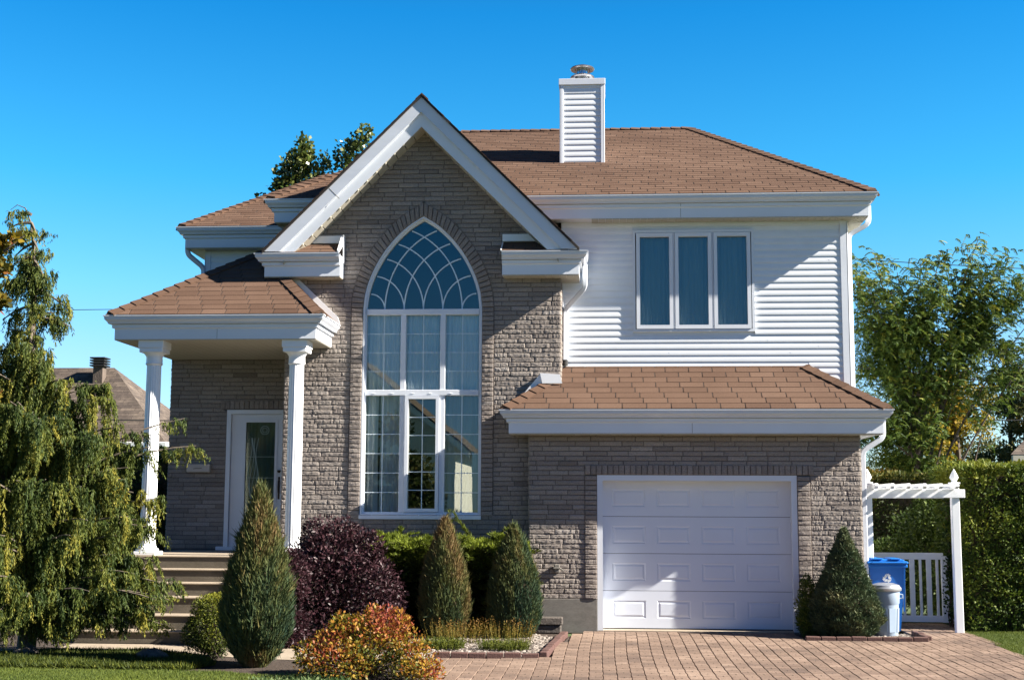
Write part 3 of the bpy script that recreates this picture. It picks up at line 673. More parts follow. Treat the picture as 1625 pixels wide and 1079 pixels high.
# left wing, set back
eave([(-6.5,9.0),(-6.5,2.44),(-4.60,2.44)], ZE, H)
soffit(-6.77,-4.6, 2.18, 2.43, ZE-.32, H); soffit(-6.76,-6.51,2.44,8.6,ZE-.32,H,'x')
m = MB(); m.box(-6.5, -4.58, 2.444, 9.0, 1.0, 5.85); lw = m.build('wing_wall', T['siding'], H)
siding(-6.5, -4.58, 4.3, 5.82, 2.44, lw, clip=lambda z: (-6.5,-4.58)); siding(2.44, 9.0, 4.2, 5.82, -6.501, lw, (0,1,0), (-1,0,0))
m = MB(); m.bbox(-6.51, -6.42, 2.42, 2.444, 4.2, 5.815); m.bbox(-6.52,-6.497,2.42,2.52,4.2,5.815); m.build('corner_trim', T['white'], lw)
xl, yl, q = -6.5-e0, 2.44-e0, 3.4; zq = ZE+.01+mM*q
roof_plane('roof', [(xl,yl,ZE+.01),(-3.2,yl,ZE+.01),(-3.2,yl+q,zq),(xl+q/2,yl+q,zq)], H)
roof_plane('roof', [(xl,yl+2*q,ZE+.01),(xl,yl,ZE+.01),(xl+q/2,yl+q,zq)], H); roof_plane('roof', [(-3.2,yl+2*q,ZE+.01),(xl,yl+2*q,ZE+.01),(xl+q/2,yl+q,zq),(-3.2,yl+q,zq)], H)
caps('hip_cap', (xl,yl,ZE+.01), (xl+q/2,yl+q,zq), nLm, nFm, H)
# --- gable: roof slabs, rakes, eave returns
ZA = 7.515; GYF = GY-.4; zr = 5.24
def raked(mb, top, bot, y0, y1, zc):                             # chevron band, cut level at zc
    mb.prism([(XC,top),(XC+(top-zc),zc),(XC+(bot-zc),zc),(XC,bot),(XC-(bot-zc),zc),(XC-(top-zc),zc)], y0, y1)
m = MB(); 
for s in (1,-1):
    A = [(XC, ZA-.035), (XC+s*(ZA-.035-zr-.02), zr+.02), (XC+s*(ZA-.25-zr-.02), zr+.02), (XC, ZA-.25)]
    m.prism(A, GYF, GYF+.03)
fa = m.build('rake_board', T['gutter'], H)
m = MB()
for s in (1,-1):
    A = [(XC, ZA-.252), (XC+s*(ZA-.252-zr-.02), zr+.02), (XC+s*(ZA-.455-zr-.02), zr+.02), (XC, ZA-.455)]
    m.prism(A, GYF+.045, GYF+.065)
    A = [(XC, ZA-.04), (XC+s*(ZA-.04-zr-.02), zr+.02), (XC+s*(ZA-.27-zr-.02), zr+.02), (XC, ZA-.27)]; m.prism(A, GYF+.031, GYF+.05)
m.build('inner_rake_board', T['white'], H)
m = MB()                                                         # sloping soffit laid in short boards
for s in (1,-1):
    t = 0.0
    while t < 1.95:
        t1 = min(t+.118, 1.95); p = [(XC+s*t, ZA-.452-t), (XC+s*t1, ZA-.452-t1), (XC+s*t1, ZA-.437-t1), (XC+s*t, ZA-.437-t)]
        m.prism(p, GYF+.066, GY+.01)
        p = [(XC+s*t1, ZA-.468-t1), (XC+s*(t1+.012), ZA-.480-t1), (XC+s*(t1+.012), ZA-.44-t1), (XC+s*t1, ZA-.43-t1)]; m.prism(p, GYF+.055, GYF+.12)
        t += .13
m.build('soffit', T['soffit'], H)
m = MB()
for s in (1,-1):
    L = 2.25; m.prism([(XC,ZA),(XC+s*L,ZA-L),(XC+s*(L-.0),ZA-L-.035),(XC,ZA-.035)], GYF-.025, 3.1)
gs = m.build('gable_roof', T['deck'], H, label='steep gable roof over the window bay')
for s in (1,-1):
    L = 2.245; y_ = 3.05
    P = [(XC+s*L,GYF-.03,ZA-L+.003),(XC+s*L,y_,ZA-L+.003),(XC,y_,ZA+.003),(XC,GYF-.03,ZA+.003)]
    if s > 0: P = P
    else: P = [P[1],P[0],P[3],P[2]]
    roof_plane('shingles', P, gs, deck=False)
caps('ridge_cap', (XC,GYF-.03,ZA), (XC,3.0,ZA), (-1,0,1), (1,0,1), gs, w=.1)
rx = XC+1.975; lx = XC-1.975
eave([(-1.46,GY),(rx,GY),(rx,SY)], zr, H); eave([(lx,1.9),(lx,GY),(-3.77,GY)], zr, H)
soffit(-1.45, rx+.27, GY-.262, GY-.015, zr-.32, H); soffit(lx-.27, -3.775, GY-.262, GY-.015, zr-.32, H); soffit(rx+.003, rx+.262, GY, SY-.003, zr-.32, H, 'x'); soffit(lx-.262, lx-.02, GY, 1.9, zr-.32, H, 'x')
for (p, q_) in ((-1.46, rx+.12), (lx-.12, -3.80)):
    roof_plane('return_roof', [(p,GY-.36,zr+.008),(q_,GY-.36,zr+.008),(q_,GY,zr+.2),(p,GY,zr+.2)], H)
m = MB(); m.bbox(-1.475, -.85, GY-.045, GY-.018, zr+.205, zr+.31); m.prism([(GY-.36,zr+.0),(GY-.02,zr+.19),(GY-.02,zr+.2),(GY-.37,zr+.02)], -1.478, -1.462, 'x'); m.build('flashing', T['pvc'], H)
m = MB(); m.bbox(-4.3, -3.79, GY-.045, GY-.018, zr+.20, zr+.31)
m.prism([(GY-.36,zr+.0),(GY-.02,zr+.19),(GY-.02,zr+.31),(GY-.08,zr+.31),(GY-.37,zr+.03)], -3.80, -3.775, 'x')
m.bbox(-3.77,-3.757,GY-.12,GY-.018,zr-.1,zr+.31)
m.build('flashing', T['pvc'], H)
# --- chimney
CX0, CX1, CY0, CY1, CT = -.725, -.015, 2.24, 2.96, 8.515
m = MB(); m.box(CX0+.014, CX1-.014, CY0+.014, CY1-.014, 6.9, CT-.05); ch = m.build('chimney', T['siding'], H, label='white sided chimney chase')
siding(CX0+.05, CX1-.05, 7.06, CT-.09, CY0+.013, ch); siding(CY0, CY1, 7.06, CT-.09, CX1-.014, ch, (0,1,0), (1,0,0)); siding(CY0, CY1, 7.06, CT-.09, CX0+.014, ch, (0,1,0), (-1,0,0))
for xx, xa, xb in ((CX0, CX0-.004, CX0+.013), (CX1-.055, CX1-.013, CX1+.006)):
    m = MB(); m.bbox(xx, xx+.055, CY0-.014, CY0+.013, 7.06, CT-.09); m.bbox(xa, xb, CY0-.014, CY0+.06, 7.06, CT-.09); m.build('corner_trim', T['white'], ch)
m = MB(); m.bbox(CX1-.013, CX1+.006, CY1-.06, CY1+.006, 7.06, CT-.09); m.build('corner_trim', T['white'], ch)
m = MB(); m.bbox(CX0-.018, CX1+.018, CY0-.03, CY1+.02, CT-.10, CT); m.build('chimney_cap', T['gutter'], ch)
m = MB(); c = (-.37,2.6,CT); m.lathe([(.17,0),(.125,.012),(.12,.13),(.118,.16)], c, 28); m.lathe([(.085,.165),(.09,.30),(.1,.31)], c, 28)
fl = m.build('flue', T['steel'], ch, smooth=True)
m = MB(); m.lathe([(.11,.115),(.185,.118),(.198,.135),(.188,.150),(.10,.185)], c, 28); m.lathe([(.10,.262),(.188,.262),(.20,.280),(.185,.300),(.08,.34),(.01,.35)], c, 28)
for k in range(8): t = k*math.pi/4; m.tube([(c[0]+.12*math.cos(t),c[1]+.12*math.sin(t),CT+.15),(c[0]+.12*math.cos(t),c[1]+.12*math.sin(t),CT+.28)], .007, 5)
m.build('flue_rim', T['rust'], fl, smooth=True)
# --- porch
PZ = 1.01; ZP = 4.25
def porch_int(z): return [(-6.72,-5.91),(-4.88,-4.59)] if z < 3.14 else [(-6.72,-4.59)]
def pback(z): return [(-6.72,-5.82),(-4.93,-4.59)] if z < 3.14 else [(-6.72,-4.59)]
m = MB(); backing(m, .3, 3.14, pback, (0,PY,0), step=3); backing(m, 3.14, 4.1, pback, (0,PY,0), step=1); m.box(-6.72,-6.70,PY+.004,5,0,4.2)
po = m.build('porch_wall', T['mortar'], H, label='recessed brick wall beside the front door')
B = []; x = -5.93
while x < -4.60: B.append([(x,3.155),(x+.069,3.155),(x+.069,3.285),(x,3.285)]); x += .076
bricks('door_surround', B, T['brick_surround'], po, (0,PY-.012,0), nx=6)
bricks('brickwork', courses(PZ+.02, 3.95, lambda z: ([(-6.72,-5.83)] if z < 3.145 else [(-6.72,-5.935)] if z < 3.29 else [(-6.72,-4.59)])), T['brick'], po, (0,PY,0))
bricks('brickwork', courses(PZ-.9, 4.0, lambda z: [(PY,5)]), T['brick'], po, (-6.721,0,0), (0,1,0), (-1,0,0))
# front door
dx0, dx1, dz0, dz1 = -5.82, -4.90, PZ+.03, 3.14
m = MB(); m.band([(dx0,dz0),(dx0,dz1),(dx1,dz1),(dx1,dz0)], [(dx0+.065,dz0),(dx0+.065,dz1-.065),(dx1-.065,dz1-.065),(dx1-.065,dz0)], PY-.03, PY+.09, closed=False)
m.bbox(dx0-.1, dx1+.02, PY-.09, PY+.05, PZ+.0, PZ+.055)
fd = m.build('front_door', T['white'], H, label='white front door with a tall decorative glass panel')
m = MB(); a0, a1 = dx0+.07, dx1-.07; g0, g1, h0_, h1_ = -5.535, -5.06, 1.36, 2.96
m.band([(a0,dz0+.01),(a1,dz0+.01),(a1,dz1-.07),(a0,dz1-.07)], [(g0,h0_),(g1,h0_),(g1,h1_),(g0,h1_)], PY+.02, PY+.06)
m.band([(g0-.03,h0_-.03),(g1+.03,h0_-.03),(g1+.03,h1_+.03),(g0-.03,h1_+.03)], [(g0+.01,h0_+.01),(g1-.01,h0_+.01),(g1-.01,h1_-.01),(g0+.01,h1_-.01)], PY+.005, PY+.018)
lf = m.build('door_leaf', T['white'], fd)
pane(g0+.002, g1-.002, h0_+.002, h1_-.002, PY+.035, lf, 'glass_door', 'glass_panel')
m = MB(); gc = (g0+g1)/2
for r_, s_ in ((.07,1),(.04,1)): m.band([(gc+.06+r_*math.cos(t*math.pi/6), 2.83+r_*math.sin(t*math.pi/6)) for t in range(12)], [(gc+.06+(r_-.008)*math.cos(t*math.pi/6), 2.83+(r_-.008)*math.sin(t*math.pi/6)) for t in range(12)], PY+.026, PY+.032)
for k in range(5):
    A = [(gc-.16+.03*k+.03*math.sin(q*.8+k), 1.5+q*.11) for q in range(12)]; m.band([(x-.004,z) for x,z in A], [(x+.004,z) for x,z in A], PY+.027+.001*k, PY+.033, closed=False)
m.box(g0+.01,g1-.01,PY+.029,PY+.033,2.42,2.428); m.box(g0+.01,g1-.01,PY+.029,PY+.033,2.1,2.108)
m.build('etched_pattern', M('etched', [(.25,.34,.34)], .6), lf)
m = MB(); m.box(g0-.1, g1+.1, PY+.3, PY+.31, 1.0, 3.1); m.build('hall', T['room'], lf)
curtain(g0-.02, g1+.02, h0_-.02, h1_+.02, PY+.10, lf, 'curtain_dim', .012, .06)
m = MB(); hx = -4.985; m.lathe([(.028,0),(.03,.012),(.02,.02)], (hx,PY-.03,2.2), 14); m.bbox(hx-.022,hx+.022,PY+.004,PY+.02,1.78,2.12,.006)
m.tube([(hx,PY+.0,2.08),(hx,PY-.05,2.06),(hx,PY-.06,1.97),(hx,PY-.045,1.88),(hx,PY+.0,1.86)], .011, 8); m.lathe([(.028,-.02),(.03,.0),(.028,.02)], (hx,PY-.005,2.2), 12)
m.build('door_handle', T['bronze'], lf)
# porch floor and steps, each tread a little proud of its riser
m = MB(); m.bbox(-6.5, -4.32, -.85, PY-.01, PZ-.02, PZ, .006); m.box(-6.48, -4.34, -.82, PY-.01, 0, PZ-.022)
ps = m.build('porch_steps', T['step'], H, label='concrete front steps and porch floor')
for i in range(1, 6):
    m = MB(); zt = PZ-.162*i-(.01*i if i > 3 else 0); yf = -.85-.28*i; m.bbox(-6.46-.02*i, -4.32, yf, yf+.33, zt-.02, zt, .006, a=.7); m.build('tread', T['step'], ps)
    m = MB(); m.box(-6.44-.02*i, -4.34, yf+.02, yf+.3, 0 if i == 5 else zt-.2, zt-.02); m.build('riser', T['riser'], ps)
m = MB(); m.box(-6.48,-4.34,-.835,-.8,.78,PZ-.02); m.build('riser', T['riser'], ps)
# columns
for (cx, cy) in ((-6.235,-.6),(-4.235,-.6)):
    m = MB(); m.lathe([(.118,.10),(.108,.16),(.105,.2),(.098,2.60)], (cx,cy,PZ), 40, flute=1, fd=.045); cn = m.build('column', T['pvc'], H, smooth=False)
    m = MB(); m.bbox(cx-.165,cx+.165,cy-.165,cy+.165,PZ+.001,PZ+.05,.006); m.lathe([(.15,.05),(.155,.07),(.145,.088),(.125,.095),(.122,.115),(.112,.12)], (cx,cy,PZ), 32); m.build('base', T['pvc'], cn, smooth=True)
    m = MB(); m.lathe([(.1,2.58),(.118,2.60),(.112,2.62),(.11,2.70),(.12,2.715),(.135,2.735),(.148,2.75)], (cx,cy,PZ), 32); m.bbox(cx-.162,cx+.162,cy-.162,cy+.162,PZ+2.75,PZ+2.81,.006); m.bbox(cx-.175,cx+.175,cy-.175,cy+.175,PZ+2.81,PZ+2.92,.006)
    m.build('capital', T['pvc'], cn, smooth=True)
eave([(-6.46,2.42),(-6.46,-.55),(-4.2,-.55),(-4.2,GY)], ZP, H)
soffit(-6.73, -3.94, -.815, PY-.01, ZP-.317, H, 'y', .115)
px0, px1, py0 = -6.46-e0, -4.2+e0, -.55-e0; z0 = ZP+.01; ms = .9; dyg = GY-py0; dxg = dyg*mR/ms
q = 2.05
roof_plane('roof', [(px0,py0,z0),(px1,py0,z0),(px1-dxg,GY,z0+mR*dyg),(lx+.02,GY,z0+mR*dyg),(lx+.02,py0+q,z0+mR*q),(px0+q,py0+q,z0+mR*q)], H)
roof_plane('roof', [(px0,2.45,z0),(px0,py0,z0),(px0+q,py0+q,z0+mR*q),(px0+q,2.45,z0+mR*q)], H)
roof_plane('roof', [(px1,py0,z0),(px1,GY,z0),(px1-dxg,GY,z0+mR*dyg)], H)
caps('hip_cap', (px0,py0,z0), (px0+q,py0+q,z0+mR*q), nL, nF, H); caps('hip_cap', (px1,py0,z0), (px1-dxg,GY,z0+mR*dyg), nF, (ms,0,1), H)
m = MB(); A = (px1-dxg, z0+mR*dyg); Bp = (px1+.02, z0-.02); m.prism([A,(Bp[0],Bp[1]),(Bp[0]+.0,Bp[1]+.05),(Bp[0]-.03,Bp[1]+.13),(A[0]+.10,A[1]+.05),(A[0],A[1]+.17)], GY-.05, GY-.022); m.build('flashing', T['pvc'], H)
# --- seams where lengths of trim meet
def seam(x0, x1, y, z0, z1):
    m = MB(); m.box(x0, x1, y-.0015, y+.002, z0, z1); m.build('seam', T['concrete'], H)
seam(1.072, 1.077, SY-.27, ZE-.316, ZE-.18); seam(1.072, 1.077, SY-.30, ZE-.162, ZE-.12); seam(1.160, 1.165, -.27, ZG-.316, ZG-.18); seam(-5.30,-5.296,-.55-.27,ZP-.316,ZP-.18)
for (xs_, z0_) in ((-3.93, 6.16),):
    m = MB(); m.prism([(xs_,z0_),(xs_+.006,z0_+.006),(xs_+.155,z0_-.145),(xs_+.149,z0_-.151)], GYF-.0015, GYF+.002); m.build('seam', T['concrete'], H)
for (xs_, zs_) in ((2.62,3.86),(3.02,3.95),(2.3,4.04),(.9,3.86),(3.2,5.2),(-.2,5.35)):
    m = MB(); m.box(xs_, xs_+.003, SY-.0138, SY-.006, zs_, zs_+.03); m.build('seam', T['gutter'], H)
# --- downspouts
def spout(pts, r=.034, name='downspout'):
    m = MB(); m.tube(pts, r, sq=True); return m.build(name, T['gutter'], H)
def bend(P, k=4, r=.07):
    out = [P[0]]
    for i in range(1, len(P)-1):
        a, b, c = Vector(P[i-1]), Vector(P[i]), Vector(P[i+1]); u, v = (a-b).normalized(), (c-b).normalized()
        for j in range(k+1): t = j/k; p, q = b+u*r, b+v*r; out.append(tuple((p*(1-t)**2+b*2*t*(1-t)+q*t*t)))
    return out+[P[-1]]
spout(bend([(3.455+.34,SY+.1,ZE-.10),(3.455+.34,SY+.1,ZE-.36),(3.455+.05,SY+.12,ZE-.52),(3.455+.05,SY+.12,3.1)]))
spout(bend([(rx+.345,GY+.18,zr-.10),(rx+.345,GY+.18,zr-.44),(rx+.06,SY-.045,zr-.72),(rx+.055,SY-.045,3.78)], r=.06))
spout(bend([(GX1+.34,.12,ZG-.10),(GX1+.34,.12,ZG-.36),(GX1+.055,.12,ZG-.54),(GX1+.055,.12,.25)]))
spout(bend([(-6.5-.27,2.3,ZE-.10),(-6.5-.27,2.3,ZE-.40),(-6.5-.035,2.44,ZE-.60),(-6.5-.035,2.44,4.3)]))
m = MB(); m.tube([(rx+.055,SY-.045,3.79),(rx+.055,SY-.045,3.70)], .04, 10); m.build('downspout_end', T['rubber'], H)
m = MB(); m.bbox(-.72,-.65,-.055,-.016,.79,.90,.006); m.bbox(-.735,-.635,-.075,-.05,.84,.86,.004); m.tube([(-.64,-.03,.845),(-.60,-.05,.82)], .012, 6); m.build('outdoor_outlet', T['concrete'], H)
# mailbox on the porch wall
MBX = thing('mailbox', 'small flat beige mailbox fixed to the shaded brick wall left of the front door', 'mailbox', (-6.22,PY-.03,2.18))
m = MB(); m.bbox(-6.40,-6.04,PY-.12,PY-.021,2.185,2.29,.006); m.build('body', M('mailbox_paint', [(.42,.37,.32),(.5,.44,.38)], .5, (5,1)), MBX)
m = MB(); m.bbox(-6.405,-6.035,PY-.128,PY-.022,2.285,2.305,.005); m.build('lid', M('mailbox_lid', [(.5,.45,.4)], .5), MBX)
m = MB(); m.tube([(-6.29,PY-.124,2.235),(-6.25,PY-.126,2.243),(-6.2,PY-.126,2.24),(-6.16,PY-.124,2.246)], .004, 5); m.build('ornament', T['bronze'], MBX)
# ---------------------------------------------------------------- plants
def F(name, cols, transl=.25, rough=.65, noise=(1.5,.3), spec=.25): return M(name, cols, rough, noise, True, None, spec, transl=transl)
T['bark'] = M('bark', [(.06,.045,.035),(.13,.10,.08)], .95, (6,1.5), bump=(25,.02), stretch=(1,1,.3))
T['bark_pale'] = M('pale_bark', [(.07,.055,.04),(.16,.13,.10)], .95, (8,1.5), bump=(25,.01), stretch=(1,1,.3))
T['cyp'] = F('cypress_foliage', [(.008,.020,.005),(.035,.060,.012),(.105,.125,.020),(.27,.235,.035)], .3)
T['cone'] = F('juniper_foliage', [(.022,.05,.032),(.052,.08,.035),(.10,.11,.033),(.17,.11,.045)], .15)
T['cone_core'] = M('juniper_twigs', [(.02,.015,.008),(.06,.04,.02)], .95, (14,1.6))
T['spruce'] = F('spruce_foliage', [(.03,.055,.028),(.06,.09,.042),(.10,.12,.055),(.15,.14,.065)], .12)
T['purple'] = F('purple_foliage', [(.012,.005,.007),(.030,.011,.015),(.055,.024,.030),(.10,.058,.062)], .12, .45, spec=.22)
T['junip'] = F('spreading_juniper', [(.014,.016,.006),(.05,.05,.014),(.10,.135,.015),(.21,.25,.025)], .3)
T['junip_low'] = F('yellow_green_shrub', [(.016,.028,.006),(.06,.08,.012),(.16,.17,.016),(.28,.24,.024)], .3)
T['spirea'] = F('autumn_foliage', [(.035,.06,.012),(.11,.11,.015),(.30,.19,.018),(.27,.085,.02),(.22,.045,.03)], .3, .55, (3.5,.9))
T['heather'] = F('heather', [(.04,.06,.012),(.11,.12,.015),(.19,.11,.02),(.20,.085,.02)], .3)
T['hedge'] = F('hedge_foliage', [(.010,.024,.005),(.038,.068,.010),(.09,.125,.014),(.18,.19,.02)], .25)
T['hedge2'] = F('yellow_hedge_foliage', [(.018,.03,.005),(.05,.065,.010),(.13,.11,.013),(.20,.10,.02)], .25)
T['locust'] = F('locust_foliage', [(.018,.038,.007),(.055,.098,.014),(.125,.17,.022),(.28,.26,.03)], .3)
T['yellow'] = F('yellow_tree_foliage', [(.06,.075,.012),(.16,.14,.014),(.32,.22,.014),(.38,.23,.02)], .35)
T['fartree'] = F('far_tree_foliage', [(.02,.035,.012),(.05,.07,.022),(.11,.11,.03),(.20,.13,.03)], .3)
T['poplar'] = F('poplar_foliage', [(.02,.04,.008),(.05,.08,.014),(.12,.14,.03),(.25,.26,.09)], .25, .35, spec=.6)
T['maple'] = F('maple_foliage', [(.03,.035,.007),(.09,.085,.010),(.24,.16,.014),(.16,.05,.014)], .35)
T['grass'] = F('grass_blades', [(.04,.065,.010),(.095,.125,.018),(.16,.185,.028)], .3)
T['cover'] = F('ground_cover', [(.012,.026,.005),(.055,.075,.010),(.15,.16,.016)], .3)
T['varieg'] = F('variegated_leaves', [(.02,.05,.012),(.07,.12,.035),(.24,.28,.13)], .3)

def grown(name, V, vals, mat, parent): return quads(name, V, np.clip(vals,0,1), mat, parent)
def cone_plant(root, c, h, w, n, prof, mat, vfun, L=(.05,.10), Wd=.012, up=1.0, core=.8, lump=.06, seed=1):
    rg = np.random.default_rng(seed); c = np.array(c, float)
    zs = np.linspace(0,1,60); rs = np.interp(zs, [p[0] for p in prof], [p[1] for p in prof])
    cdf = np.cumsum(rs+.04); cdf /= cdf[-1]
    z = np.interp(rg.random(n), cdf, zs); a = rg.random(n)*2*np.pi
    r = np.interp(z, zs, rs)*w/2
    Dr = np.stack([np.cos(a), np.sin(a), np.zeros(n)],1)
    q = np.stack([np.cos(a)*r, np.sin(a)*r, z*h],1)
    r = r*(1+lump*noise3(q, 9, seed)+lump*.6*noise3(q, 30, seed+1))*(.80+.22*rg.random(n)**.5)
    P = c+Dr*r[:,None]+np.stack([np.zeros(n),np.zeros(n),z*h*(1+.0*z)],1)
    D = Dr*(.55*(1-.5*z[:,None]))+np.array([0,0,up])+rg.normal(size=(n,3))*.28
    Ls = rg.uniform(L[0], L[1], n)*(1+1.1*(rg.random(n)<.13))
    V = blades(P-unit(D)*Ls[:,None]*.35, D, Ls, Wd*rg.uniform(.7,1.3,n), rg.normal(size=(n,3)))
    v = vfun(P-c, z, a, rg)
    grown('foliage', V, v, mat, root)
    m = MB(); m.lathe([(max(.008,np.interp(t,zs,rs)*w/2*core), t*h*.985) for t in np.linspace(0.0,1,26)], tuple(c), 30); o = m.build('inner_twigs', T['cone_core'], root)
    m = MB(); m.tube([tuple(c+[0,0,-.05]), tuple(c+[.01,0,h*.5])], [.05,.02], 8); m.build('trunk', T['bark'], root)
JP = [(0,.30),(.06,.62),(.16,.92),(.28,1.0),(.42,.93),(.58,.75),(.75,.49),(.88,.26),(.96,.13),(1,.05)]
JP2 = [(0,.55),(.06,.80),(.18,.98),(.34,1.0),(.55,.84),(.72,.60),(.86,.36),(.95,.19),(1,.07)]
SP = [(0,.62),(.06,.88),(.15,1.0),(.3,.93),(.5,.70),(.7,.45),(.86,.23),(1,.05)]
c1 = (-3.70,-4.35,0)
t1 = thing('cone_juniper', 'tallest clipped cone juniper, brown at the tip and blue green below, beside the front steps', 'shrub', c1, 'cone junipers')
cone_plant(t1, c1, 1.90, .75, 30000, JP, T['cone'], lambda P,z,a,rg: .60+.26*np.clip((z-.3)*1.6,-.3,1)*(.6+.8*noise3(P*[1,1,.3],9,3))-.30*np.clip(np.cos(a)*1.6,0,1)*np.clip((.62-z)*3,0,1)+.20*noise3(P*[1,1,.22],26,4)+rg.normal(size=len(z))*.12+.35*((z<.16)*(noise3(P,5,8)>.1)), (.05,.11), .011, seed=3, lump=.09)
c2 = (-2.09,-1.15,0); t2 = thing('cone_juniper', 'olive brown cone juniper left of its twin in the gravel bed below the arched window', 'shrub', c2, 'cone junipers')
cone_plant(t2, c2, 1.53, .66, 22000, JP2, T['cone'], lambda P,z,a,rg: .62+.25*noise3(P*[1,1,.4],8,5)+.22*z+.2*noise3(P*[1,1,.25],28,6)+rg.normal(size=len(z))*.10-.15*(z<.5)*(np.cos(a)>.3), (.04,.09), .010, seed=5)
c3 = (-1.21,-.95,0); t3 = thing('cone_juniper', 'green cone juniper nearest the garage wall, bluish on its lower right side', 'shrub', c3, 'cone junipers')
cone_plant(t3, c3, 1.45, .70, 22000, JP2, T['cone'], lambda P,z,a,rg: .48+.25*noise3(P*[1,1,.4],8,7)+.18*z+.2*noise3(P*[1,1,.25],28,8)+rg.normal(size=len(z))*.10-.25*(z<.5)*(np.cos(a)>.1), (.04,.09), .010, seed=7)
c4 = (3.12,-.45,.02); t4 = thing('dwarf_spruce', 'wide grey green cone spruce by the right corner of the garage', 'shrub', c4)
cone_plant(t4, c4, 1.40, .92, 34000, SP, T['spruce'], lambda P,z,a,rg: .42+.22*noise3(P,8,9)+.22*noise3(P,20,10)+rg.normal(size=len(z))*.12+.1*z, (.03,.06), .012, up=.45, seed=9, lump=.09)
# leafy shrubs: leaves through a volume of lobes
def leafy(root, lobes, n, mat, size, vfun, seed=1, shell=.55, asp=.55, drop=0.0, name='foliage', flat=0.0, stems=True, zmin=0.0, updir=.3):
    rg = np.random.default_rng(seed); L = np.array(lobes, float); w = (L[:,3]*L[:,4]*L[:,5])**.67; k = rg.choice(len(L), n, p=w/w.sum())
    d = unit(rg.normal(size=(n,3))); rad = shell+(1-shell)*rg.random(n)**.6
    rad = rad*(1+.20*noise3(L[k,:3]+d*L[k,3:6], 12/np.mean(L[:,3:6])/6, seed))
    P = L[k,:3]+d*L[k,3:6]*rad[:,None]; ok = P[:,2] > zmin; P = P[ok]; d = d[ok]; n = len(P)
    D = d*.6+rg.normal(size=(n,3))*.6+np.array([0,0,updir-drop])
    S = np.cross(unit(D), rg.normal(size=(n,3))*.8+d*1.0); Ls = rg.uniform(*size, n)
    V = blades(P, D, Ls, Ls*asp, unit(d*.9+rg.normal(size=(n,3))*.7+np.array([0,-.1,.35])), fold=.06)
    o = grown(name, V, vfun(P, rg), mat, root); return P
def stems(root, base, tips, r0=.012, r1=.003, seed=1, mat='bark', name='stems', sag=.1):
    rg = np.random.default_rng(seed); m = MB(); b = Vector(base)
    for t in tips:
        t = Vector(t); s = b+Vector((rg.normal()*.05, rg.normal()*.05, 0)); mid = (s+t)/2+Vector((rg.normal()*.04, rg.normal()*.04, sag))
        m.tube([s, s.lerp(mid,.6), mid, mid.lerp(t,.6), t], [r0, r0*.8, r0*.6, r0*.45, r1], 5)
    return m.build(name, T[mat], root)
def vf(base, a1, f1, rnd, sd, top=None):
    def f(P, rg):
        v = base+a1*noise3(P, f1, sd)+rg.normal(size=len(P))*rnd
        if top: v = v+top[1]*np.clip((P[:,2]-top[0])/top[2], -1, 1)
        return v
    return f
cp = (-3.30,-1.45,0); tp = thing('purple_leaf_shrub', 'rounded shrub with dark purple leaves beside the right porch column', 'shrub', cp)
lob = [(-3.45,-1.45,.75,.60,.5,.72),(-3.85,-1.5,.80,.34,.4,.50),(-3.05,-1.5,.62,.42,.4,.52),(-3.55,-1.5,1.14,.42,.35,.40),(-3.2,-1.4,1.0,.36,.35,.40),(-2.85,-1.5,.40,.32,.35,.4),(-3.7,-1.75,.55,.4,.3,.5),(-3.75,-1.5,1.3,.15,.15,.22),(-3.35,-1.5,1.35,.16,.15,.22),(-3.0,-1.5,1.15,.15,.15,.22)]
Pp = leafy(tp, lob, 17000, T['purple'], (.035,.07), vf(.42,.22,7,.2,21), 21, .5, .45, zmin=.05)
rg = np.random.default_rng(4); stems(tp, cp, [Pp[i] for i in rg.integers(0,len(Pp),60)], .012, .003, 2)
m = MB(); 
# orange shrub in front
cs = (-2.42,-5.15,0); ts = thing('spirea', 'low orange and yellow autumn shrub in front of the gravel bed', 'shrub', cs)
lob = [(-2.30,-5.1,.28,.42,.36,.32),(-2.72,-5.0,.26,.32,.32,.26),(-1.95,-5.15,.20,.27,.3,.24),(-2.50,-4.9,.42,.26,.26,.20),(-2.20,-5.05,.45,.22,.22,.22),(-2.6,-5.35,.16,.42,.3,.22),(-1.85,-5.35,.08,.24,.22,.16),(-2.95,-5.05,.20,.2,.22,.15),(-2.36,-4.95,.55,.12,.14,.14),(-2.68,-4.9,.50,.12,.14,.13),(-2.08,-5.0,.50,.13,.14,.12),(-1.72,-5.5,.08,.14,.12,.10)]
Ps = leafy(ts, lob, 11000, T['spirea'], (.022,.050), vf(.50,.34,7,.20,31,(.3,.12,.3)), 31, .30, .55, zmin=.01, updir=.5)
stems(ts, cs, [Ps[i] for i in np.random.default_rng(5).integers(0,len(Ps),110)], .006, .002, 3, sag=.03)
# round yellow green shrub by the steps
cy = (-4.40,-3.55,0); ty = thing('globe_cedar', 'small round yellow green shrub between the steps and the tallest cone', 'shrub', cy)
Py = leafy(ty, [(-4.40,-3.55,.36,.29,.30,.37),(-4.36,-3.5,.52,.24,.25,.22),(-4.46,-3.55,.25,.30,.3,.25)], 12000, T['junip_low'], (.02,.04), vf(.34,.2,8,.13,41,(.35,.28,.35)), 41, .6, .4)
stems(ty, cy, [Py[i] for i in np.random.default_rng(5).integers(0,len(Py),40)], .008, .003, 3)
